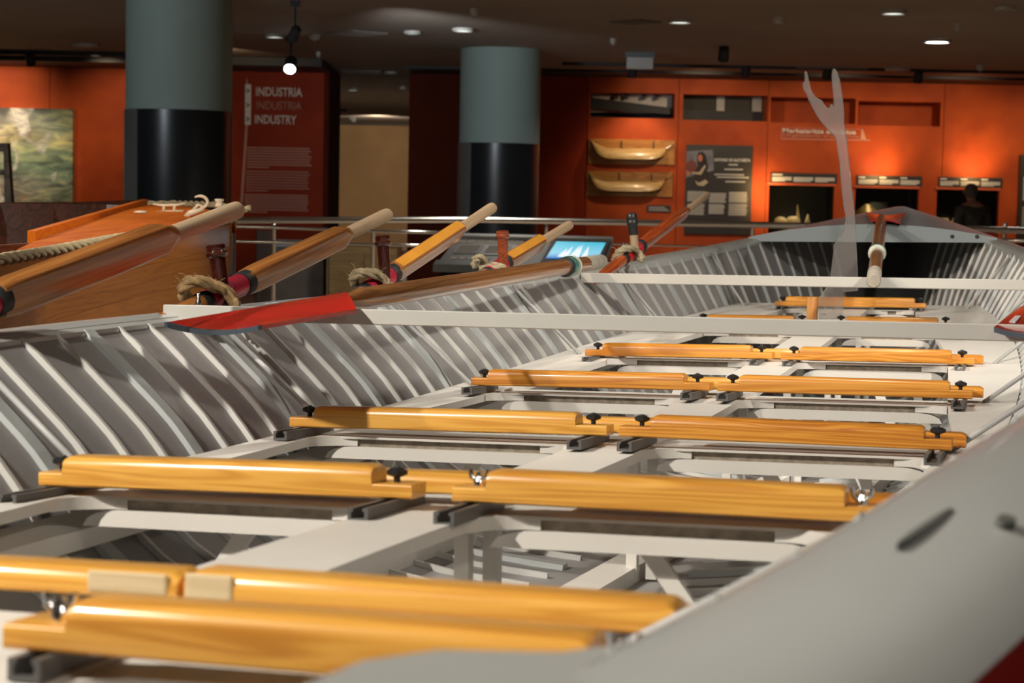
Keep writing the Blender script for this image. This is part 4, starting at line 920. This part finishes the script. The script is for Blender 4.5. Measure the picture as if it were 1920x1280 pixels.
# ------------------------------------------------------------------ oars, pins and rope loops on the left gunwale
def frame_x(p, q, up=V((0, 0, 1))):
    x = (q - p).normalized(); y_ = up.cross(x).normalized(); z_ = x.cross(y_); m_ = Mx((x, y_, z_)).transposed().to_4x4(); m_.translation = p; return m_
def rrect(x, hy, hz, r=.35, n=4):
    out = []
    for (sy, sz, a0) in ((1, 1, 0), (-1, 1, PI / 2), (-1, -1, PI), (1, -1, 3 * PI / 2)):
        for k in range(n + 1):
            a = a0 + PI / 2 * k / n; rr_ = r * min(hy, hz); out.append((x, sy * (hy - rr_) + rr_ * math.cos(a), sz * (hz - rr_) + rr_ * math.sin(a)))
    return out
def oar(pp, Yp, pj, pe, Ye, label, loom, stripe=None, hz=.022, hy=.017, rg=.0140, back=.9, leather=CRIM, roll=0.0):
    P = at(*pp, Yp); E = at(*pe, Ye); J = P.lerp(E, (pj[0] - pp[0]) / (pe[0] - pp[0])); Lg = (E - P).length; lj = (J - P).length
    t = thing('oar', label, 'oar', frame_x(P, E) @ Mx.Rotation(roll, 4, 'X'), 'oars held by ropes on the left gunwale')
    MB_().quadring([rrect(.035, hy * .92, hz * .9), rrect(.07, hy, hz), rrect(lj * .6, hy, hz), rrect(lj * .93, hy * .96, hz * .96), rrect(lj * .985, rg * 1.1, rg * 1.15, .8), rrect(lj + .004, rg, rg, .98)]).build('loom', loom, t, auto=35)
    n = 14; pr = [(lj - .002, rg * .97), (Lg - .02, rg * 1.05), (Lg - .008, rg), (Lg - .002, rg * .8), (Lg, rg * .4)]
    MB_().quadring([[(x, r_ * math.cos(2 * PI * k / n), r_ * math.sin(2 * PI * k / n)) for k in range(n)] for x, r_ in pr]).build('grip', GRIP, t, auto=50)
    MB_().quadring([[(x, r_ * math.cos(2 * PI * k / n), r_ * math.sin(2 * PI * k / n)) for k in range(n)] for x, r_ in ((.022, .022), (.024, .0235), (.046, .0235), (.048, .021))]).build('collar', BLK, t, auto=50)
    MB_().quadring([[(x, r_ * math.cos(2 * PI * k / n), r_ * math.sin(2 * PI * k / n)) for k in range(n)] for x, r_ in ((-.10, .018), (-.095, .0205), (.02, .0215), (.023, .02))]).build('leather', leather, t, auto=50)
    MB_().quadring([[(x, r_ * math.cos(2 * PI * k / n), r_ * math.sin(2 * PI * k / n)) for k in range(n)] for x, r_ in ((-.125, .018), (-.122, .02), (-.10, .02), (-.098, .018))]).build('collar', BLK, t, auto=50)
    MB_().quadring([[(x, r_ * math.cos(2 * PI * k / n), r_ * math.sin(2 * PI * k / n)) for k in range(n)] for x, r_ in ((-back, .011), (-.3, .0155), (-.12, .018))]).build('shaft', loom, t, auto=50)
    MB_().quadring([[(x, a, .006), (x, -a, .006), (x, -a * 1.0, -.006), (x, a, -.006)] for x, a in ((-back - .42, .06), (-back - .2, .058), (-back, .016))]).build('blade', REDP, t)
    if stripe: MB_().quadring([[(x, -hy * .72, hz * (1.0 if i in (1, 2) else .9)), (x, hy * .72, hz * (1.0 if i in (1, 2) else .9)), (x, hy * .70, hz * 1.035), (x, -hy * .70, hz * 1.035)] for i, x in enumerate((.06, .08, lj * .9, lj * .96))]).build('painted_stripe', stripe, t)
    return t
oar((-36, 574), 2.56, (298, 440), (449, 392), 3.22, 'largest brown oar at the far left, grip over the varnished boat deck', OARW2, None, .0255, .019, .0150, roll=.1)
oar((440, 539), 3.42, (640, 437), (729, 401), 4.02, 'amber oar rising behind the leftmost mahogany pin', OARW2, None, .0225, .018, .0140, roll=.15)
oar((722, 522), 4.28, (858, 430), (925, 388), 4.88, 'oar with ochre painted top rising behind the second pin', OARW, OCHRE, .0215, .018, .0140, roll=.5)
oar((938, 499), 5.12, (1012, 448), (1069, 421), 5.72, 'shorter ochre oar behind the third pin beside the blue screen', OARW, OCHRE, .0215, .018, .0140, roll=.5)
oar((1192, 468), 6.0, (1285, 394), (1328, 364), 6.65, 'farthest orange red oar beside the black-topped pin', wood('orange_red_oar', (.20, .03, .008), (.36, .06, .012), (.46, .10, .02), rough=.2, coat=.8), None, .0185, .016, .0115, leather=REDL, roll=.4)
def pin(pt, pb, Y, r, label, m1=PINM, black=False):
    a, b2 = at(*pb, Y), at(*pt, Y); L_ = (b2 - a).length; M_ = frame_x(a, b2, V((0, 1, 0)))
    t = thing('thole_pin', label, 'thole pin', M_ @ Mx.Rotation(PI / 2, 4, 'Y'), None if black else 'mahogany thole pins on the left gunwale')
    S = Mx.Identity(4)
    if black:
        MB_().lathe([(r * .8, -.035), (r * .85, 0), (r * 1.0, L_ * .42)], 16, S).build('stem', GRIP, t, auto=50)
        MB_().lathe([(r * 1.08, L_ * .40), (r * 1.12, L_ * .66), (r * 1.35, L_ * .70), (r * 1.35, L_ * .78), (r * 1.15, L_ * .81), (r * 1.35, L_ * .86), (r * 1.2, L_ * .97), (r * .8, L_)], 16, S).build('rubber_sleeve', BLACKP, t, auto=50)
    else:
        MB_().lathe([(r * .75, -.04), (r * .8, 0), (r * .92, L_ * .35), (r, L_ * .78)], 20, S).build('shaft', m1, t, auto=50)
        MB_().lathe([(r, L_ * .77), (r * 1.3, L_ * .80), (r * 1.36, L_ * .85), (r * 1.1, L_ * .885), (r * 1.18, L_ * .93), (r * 1.15, L_ * .985), (r * .95, L_)], 20, S).build('head', m1, t, auto=50)
    return t
pin((404, 458), (419, 566), 3.36, .0150, 'leftmost dark mahogany pin, before the varnished boat side')
pin((717, 441), (723, 531), 4.22, .0145, 'second dark mahogany pin, in front of the ochre oar')
pin((942, 432), (944, 498), 5.07, .0145, 'third and reddest mahogany pin, near the blue screen', wood('red_mahogany', (.12, .022, .01), (.20, .04, .015), (.28, .06, .02), rough=.2, coat=.8))
pin((1184, 399), (1191, 468), 5.95, .0135, 'pin with black rubber top and bare wooden stem', black=True)
def grommet(px, py, Y, rx, rz, m_, label, thick=.012, seed=1, fib=26, tilt=0):
    rnd = random.Random(seed); c = at(px, py, Y); t = thing('rope_loop', label, 'rope', T(*c), 'frayed rope loops holding the oars')
    pts = []
    for k in range(29):
        a = -.5 + (PI + 1.2) * k / 28
        pts.append(V((rx * math.cos(a) + .003 * rnd.uniform(-1, 1), .02 * math.sin(2 * a) + .003 * rnd.uniform(-1, 1), rz * math.sin(a) + .003 * rnd.uniform(-1, 1) + tilt * math.cos(a))))
    pts = list(reversed(pts)) 
    rope(pts, thick, 'rope_strand', m_, parent=t); rope([p + V((.004, -.016, -.002)) for p in pts], thick * .9, 'rope_strand', m_, parent=t)
    b = MB_()
    for k in range(fib):
        p = pts[rnd.randrange(len(pts))]; d = V((rnd.uniform(-1, 1), rnd.uniform(-1, .3), rnd.uniform(-.2, 1))).normalized() * rnd.uniform(.012, .03)
        b.tube([p, p + d * .6 + V((0, 0, .004)), p + d], .0006, 3)
    o = b.build('loose_fibres', m_, t); o['kind'] = 'stuff'
grommet(392, 563, 3.32, .047, .030, ROPE, 'frayed tan rope loop at the foot of the leftmost pin', .0115, 3, 30, -.016)
grommet(695, 533, 4.2, .042, .026, paint('pale_hemp', (.58, .45, .27), .95, var=.3, scale=70, bump=1), 'pale frayed rope loop at the foot of the second pin', .0115, 5, 26, -.01)
grommet(1176, 481, 5.92, .042, .026, WOOL, 'white frayed rope loop at the foot of the black-topped pin', .0105, 9, 30, .004)
wt = thing('rope_knot', 'soft cream rope knot beside the third pin', 'rope', T(*at(906, 493, 5.05)))
rope([(-.02, 0, -.014), (-.026, 0, .004), (-.014, -.01, .016), (.004, 0, .012), (.0, .01, -.006), (.03, 0, -.008), (.06, 0, -.012)], .0115, 'rope_strand', WOOL, parent=wt)
rope([(-.01, -.012, -.016), (.02, -.012, -.012), (.05, -.012, -.014), (.075, -.01, -.018)], .010, 'rope_strand', WOOL, parent=wt)
# small steel screw on the gunwale by the first pin
tag(MB_().lathe([(.006, -.03), (.005, 0), (.003, .004), (.0035, .012), (.002, .014)], 10, T(*at(372, 564, 3.2))).build('gunwale_bolt', STEEL, smooth=True), 'small steel bolt standing before the leftmost rope loop', 'bolt')

# long red-bladed oar lying over the nearer beam
def long_oar(Pb, Pe, rb, re, label, ringf, blade, red, dark, grp='short steering oars laid on the boat', th=.0065):
    t = thing('steering_oar', label, 'oar', frame_x(Pb, Pe), grp); Mi = (frame_x(Pb, Pe)).inverted(); Lg = (Pe - Pb).length; n = 18
    def rr_(prof): return [[(x, r_ * math.cos(2 * PI * k / n), r_ * math.sin(2 * PI * k / n)) for k in range(n)] for x, r_ in prof]
    xr = Lg * ringf
    MB_().quadring(rr_([(-.005, rb * .15), (.03, rb * .55), (.10, rb * .95), (Lg * .3, rb), (xr, (rb + re) / 2), (Lg * .90, re)])).build('shaft', OARW, t, auto=50)
    MB_().quadring(rr_([(xr - .05, (rb + re) / 2 + .001), (xr - .045, re + .006), (xr - .028, re + .006), (xr - .025, re + .001)])).build('collar', BLK, t, auto=50)
    MB_().quadring(rr_([(xr - .026, re + .004), (xr - .02, re + .0075), (xr + .035, re + .0075), (xr + .04, re + .003)])).build('green_band', GREEN, t, auto=50)
    MB_().quadring(rr_([(xr + .036, re + .005), (xr + .04, re + .0085), (xr + .05, re + .0085), (xr + .054, re + .004)])).build('rubber_ring', CREAM, t, auto=50)
    MB_().quadring(rr_([(Lg * .897, re * 1.01), (Lg * .91, re * 1.03), (Lg - .006, re * 1.0), (Lg, re * .85)])).build('wrapped_grip', GRIPD, t, auto=50)
    # blade from world corner points
    bl = MB_()
    quad = [V(p) for p in blade]
    nr = (quad[1] - quad[0]).cross(quad[2] - quad[0]).normalized(); nr = nr if nr.z > 0 else -nr
    nu = 8; rows = []
    for i in range(nu + 1):
        s = i / nu; a = quad[0].lerp(quad[3], s); c = quad[1].lerp(quad[2], s); up_ = []; dn = []
        for j in range(9):
            q = j / 8; p = a.lerp(c, q); dip = .010 * (1 - (2 * q - 1) ** 2) * (1 - .7 * s) - .006 * s * (1 - (2 * q - 1) ** 2) * 2
            up_.append(Mi @ (p - nr * dip + nr * th * .5)); dn.append(Mi @ (p - nr * dip - nr * th * .5))
        rows.append(up_ + list(reversed(dn)))
    bo = MB_().quadring(rows).build('blade', red, t, auto=40)
    # dark tip edge
    e0, e1 = quad[0], quad[1]; dx = (quad[0] - quad[3]).normalized() * .004; rws = []
    for j in range(9):
        q = j / 8; p = e0.lerp(e1, q) - nr * .010 * (1 - (2 * q - 1) ** 2); rws.append([Mi @ (p + nr * (th * .55) + dx * 0), Mi @ (p + nr * (th * .55) + dx * 2), Mi @ (p - nr * (th * .6) + dx * 2), Mi @ (p - nr * (th * .6))])
    MB_().quadring(rws).build('blade_tip', dark, t)
    return t, Mi
TIP = paint('slate_blue_edge', (.05, .065, .085), .35, coat=.4)
long_oar(at(640, 566, 3.13), at(1127, 490, 5.4), .0205, .0205, 'long varnished oar with bright red blade lying over the nearer beam', .80,
         [at(316, 607, 3.00), at(492, 613, 2.84), at(668, 583, 3.04), at(645, 551, 3.24)], REDP, TIP)
long_oar(at(1653, 408, 7.25), at(1638, 527, 5.18), .0215, .0200, 'steering oar with dark red blade lying along the centre of the bow', .62,
         [at(1624, 399, 7.75), at(1697, 400, 7.75), at(1688, 419, 7.0), at(1632, 415, 7.0)], DREDP, DREDP)
t_, Mi_ = long_oar(at(1990, 585, 3.45), at(2240, 545, 4.6), .0235, .02, 'red blade with dark tip resting on the right end of the nearer beam', .8,
         [at(1864, 617, 2.74), at(2010, 616, 2.66), at(2050, 578, 3.3), at(1912, 578, 3.45)], REDP, TIP)
pw = paint('pinkish_white', (.6, .5, .5), .5)  # pale tone for two patches on the blade
for (u0, u1, v0, v1) in ((.11, .19, .22, .45), (.30, .42, .30, .62)):
    qd = [at(1864, 617, 2.74), at(2010, 616, 2.66), at(2050, 578, 3.3), at(1912, 578, 3.45)]
    def bp_(u, v): p = qd[0].lerp(qd[1], u).lerp(qd[3].lerp(qd[2], u), v); return p + V((0, 0, .0045 - .010 * (1 - (2 * u - 1) ** 2) * (1 - .7 * v) + .006 * v * (1 - (2 * u - 1) ** 2) * 2))
    MB_().slab([Mi_ @ bp_(u0, v0), Mi_ @ bp_(u1, v0), Mi_ @ bp_(u1, v1), Mi_ @ bp_(u0, v1)], (0, 0, 1), .0012).build('pale_patch', pw, t_)

# ------------------------------------------------------------------ visitor by the display case
def skin_mesh(name, chains, m_, parent, sub=2):
    vs, es, rs = [], [], []
    for ch in chains:
        base = None
        for (p, r, *ref) in ch:
            if p is None: base = r; continue
            vs.append(p); rs.append(r); i = len(vs) - 1
            if base is not None: es.append((base, i))
            base = i
    me = bpy.data.meshes.new(name); me.from_pydata(vs, es, []); o = bpy.data.objects.new(name, me); COL.objects.link(o)
    sk = o.modifiers.new('skin', 'SKIN'); sb = o.modifiers.new('sub', 'SUBSURF'); sb.levels = sub; sb.render_levels = sub
    for i, v in enumerate(me.skin_vertices[0].data):
        r = rs[i]; v.radius = r if isinstance(r, tuple) else (r, r); v.use_root = (i == 0)
    bpy.context.view_layer.update(); dg = bpy.context.evaluated_depsgraph_get()
    m2 = bpy.data.meshes.new_from_object(o.evaluated_get(dg)); bpy.data.objects.remove(o)
    m2.materials.clear(); m2.materials.append(m_); m2.name = name; m2.shade_smooth()
    o2 = bpy.data.objects.new(name, m2); COL.objects.link(o2); o2.parent = parent; return o2
YP = 23.6; pp = at(1826, 400, YP)
ps = thing('person', 'grey-haired person in a dark jacket seen from behind at the rightmost case', 'person', T(pp.x, YP, 0) @ Mx.Rotation(.35, 4, 'Z') @ Mx.Scale(.87, 4))
SKIN = paint('skin', (.46, .26, .18), .55); JACK = paint('dark_jacket', (.06, .062, .052), .8, var=.3, scale=15); TRO = paint('dark_trousers', (.02, .02, .025), .8); HAIR = paint('grey_hair', (.13, .11, .095), .7, var=.3, scale=30)
body = [[((0, 0, .95), .13), ((0, .02, 1.12), .125), ((0, .03, 1.30), .145), ((0, .04, 1.44), .115), ((0, .06, 1.52), .058), ((0, .09, 1.58), .06), ((-.005, .11, 1.645), .088), ((-.005, .115, 1.72), .07)]]
def bch(root, pts): return [(None, root)] + pts
body.append(bch(0, [((.1, 0, .88), .1), ((.11, .02, .48), .062), ((.11, -.02, .08), .045), ((.12, .1, .04), .04)]))
body.append(bch(0, [((-.1, 0, .88), .1), ((-.11, .02, .48), .062), ((-.11, -.02, .08), .045), ((-.12, .1, .04), .04)]))
body.append(bch(3, [((.2, .03, 1.40), .065), ((.26, .02, 1.13), .048), ((.22, .16, .93), .036), ((.2, .22, .88), .032)]))
body.append(bch(3, [((-.2, .03, 1.40), .065), ((-.26, .02, 1.13), .048), ((-.22, .16, .93), .036), ((-.2, .22, .88), .032)]))
skin_mesh('body', body, SKIN, ps)
for s in (-1, 1):
    hb = MB_()
    for k, (dx_, l) in enumerate(((-.03, .06), (-.012, .075), (.006, .08), (.024, .07))):
        hb.tube([(s * .2 + dx_, .225, .87), (s * .2 + dx_, .25, .87 - l * .5), (s * .2 + dx_, .245, .87 - l)], [.011, .010, .008], 8)
    hb.tube([(s * .2 - s * .03, .215, .885), (s * .2 - s * .055, .24, .865), (s * .2 - s * .06, .25, .84)], [.012, .011, .009], 8)
    hb.build('fingers', SKIN, ps, smooth=True)
skin_mesh('jacket', [[((0, 0, .90), .15), ((0, .02, 1.10), .15), ((0, .03, 1.29), .168), ((0, .035, 1.43), .135), ((0, .05, 1.49), .075)], bch(3, [((.21, .03, 1.40), .082), ((.27, .02, 1.13), .064), ((.23, .15, .95), .05)]), bch(3, [((-.21, .03, 1.40), .082), ((-.27, .02, 1.13), .064), ((-.23, .15, .95), .05)])], JACK, ps)
skin_mesh('trousers', [[((0, 0, .93), .14), ((.1, 0, .86), .11), ((.112, .02, .48), .078), ((.112, -.02, .1), .062)], [(None, 0), ((-.1, 0, .86), .11), ((-.112, .02, .48), .078), ((-.112, -.02, .1), .062)]], TRO, ps)
for s in (-1, 1): MB_().quadring([[(s * .115 + a * .05, y_, z_ * h_) for a, z_ in ((-1, 0), (1, 0), (.9, .7), (.4, 1), (-.4, 1), (-.9, .7))] for y_, h_ in ((-.09, .07), (0, .1), (.08, .08), (.17, .045))]).build('shoe', BLK, ps, smooth=True)
hb = MB_().lathe([(.02, .10), (.06, .085), (.088, .05), (.098, 0), (.095, -.05), (.075, -.095), (.05, -.11)], 18, T(-.005, .085, 1.69)); hb.build('hair', HAIR, ps, smooth=True)
MB_().lathe([(.075, 0), (.082, .03), (.07, .05)], 16, T(0, .055, 1.475)).build('collar', JACK, ps, smooth=True)
for s in (-1, 1): MB_().lathe([(.006, -.022), (.014, 0), (.006, .024)], 8, T(-.005 + s * .094, .12, 1.665)).build('ear', SKIN, ps, smooth=True)
MB_().quadring([[(-.005 - a, y_, z_) for a, z_ in ((-.012, 1.645), (.012, 1.645), (0, 1.685))] for y_ in (.185, .205)]).build('nose', SKIN, ps)
for s in (-1, 1): MB_().lathe([(.002, -.008), (.010, 0), (.002, .008)], 8, T(-.005 + s * .032, .185, 1.685)).build('eye', BLK, ps)
bx((-.028, .186, 1.612), (.022, .194, 1.620)).build('mouth', paint('lips', (.3, .1, .08), .6), ps)
bpy.context.view_layer.update()
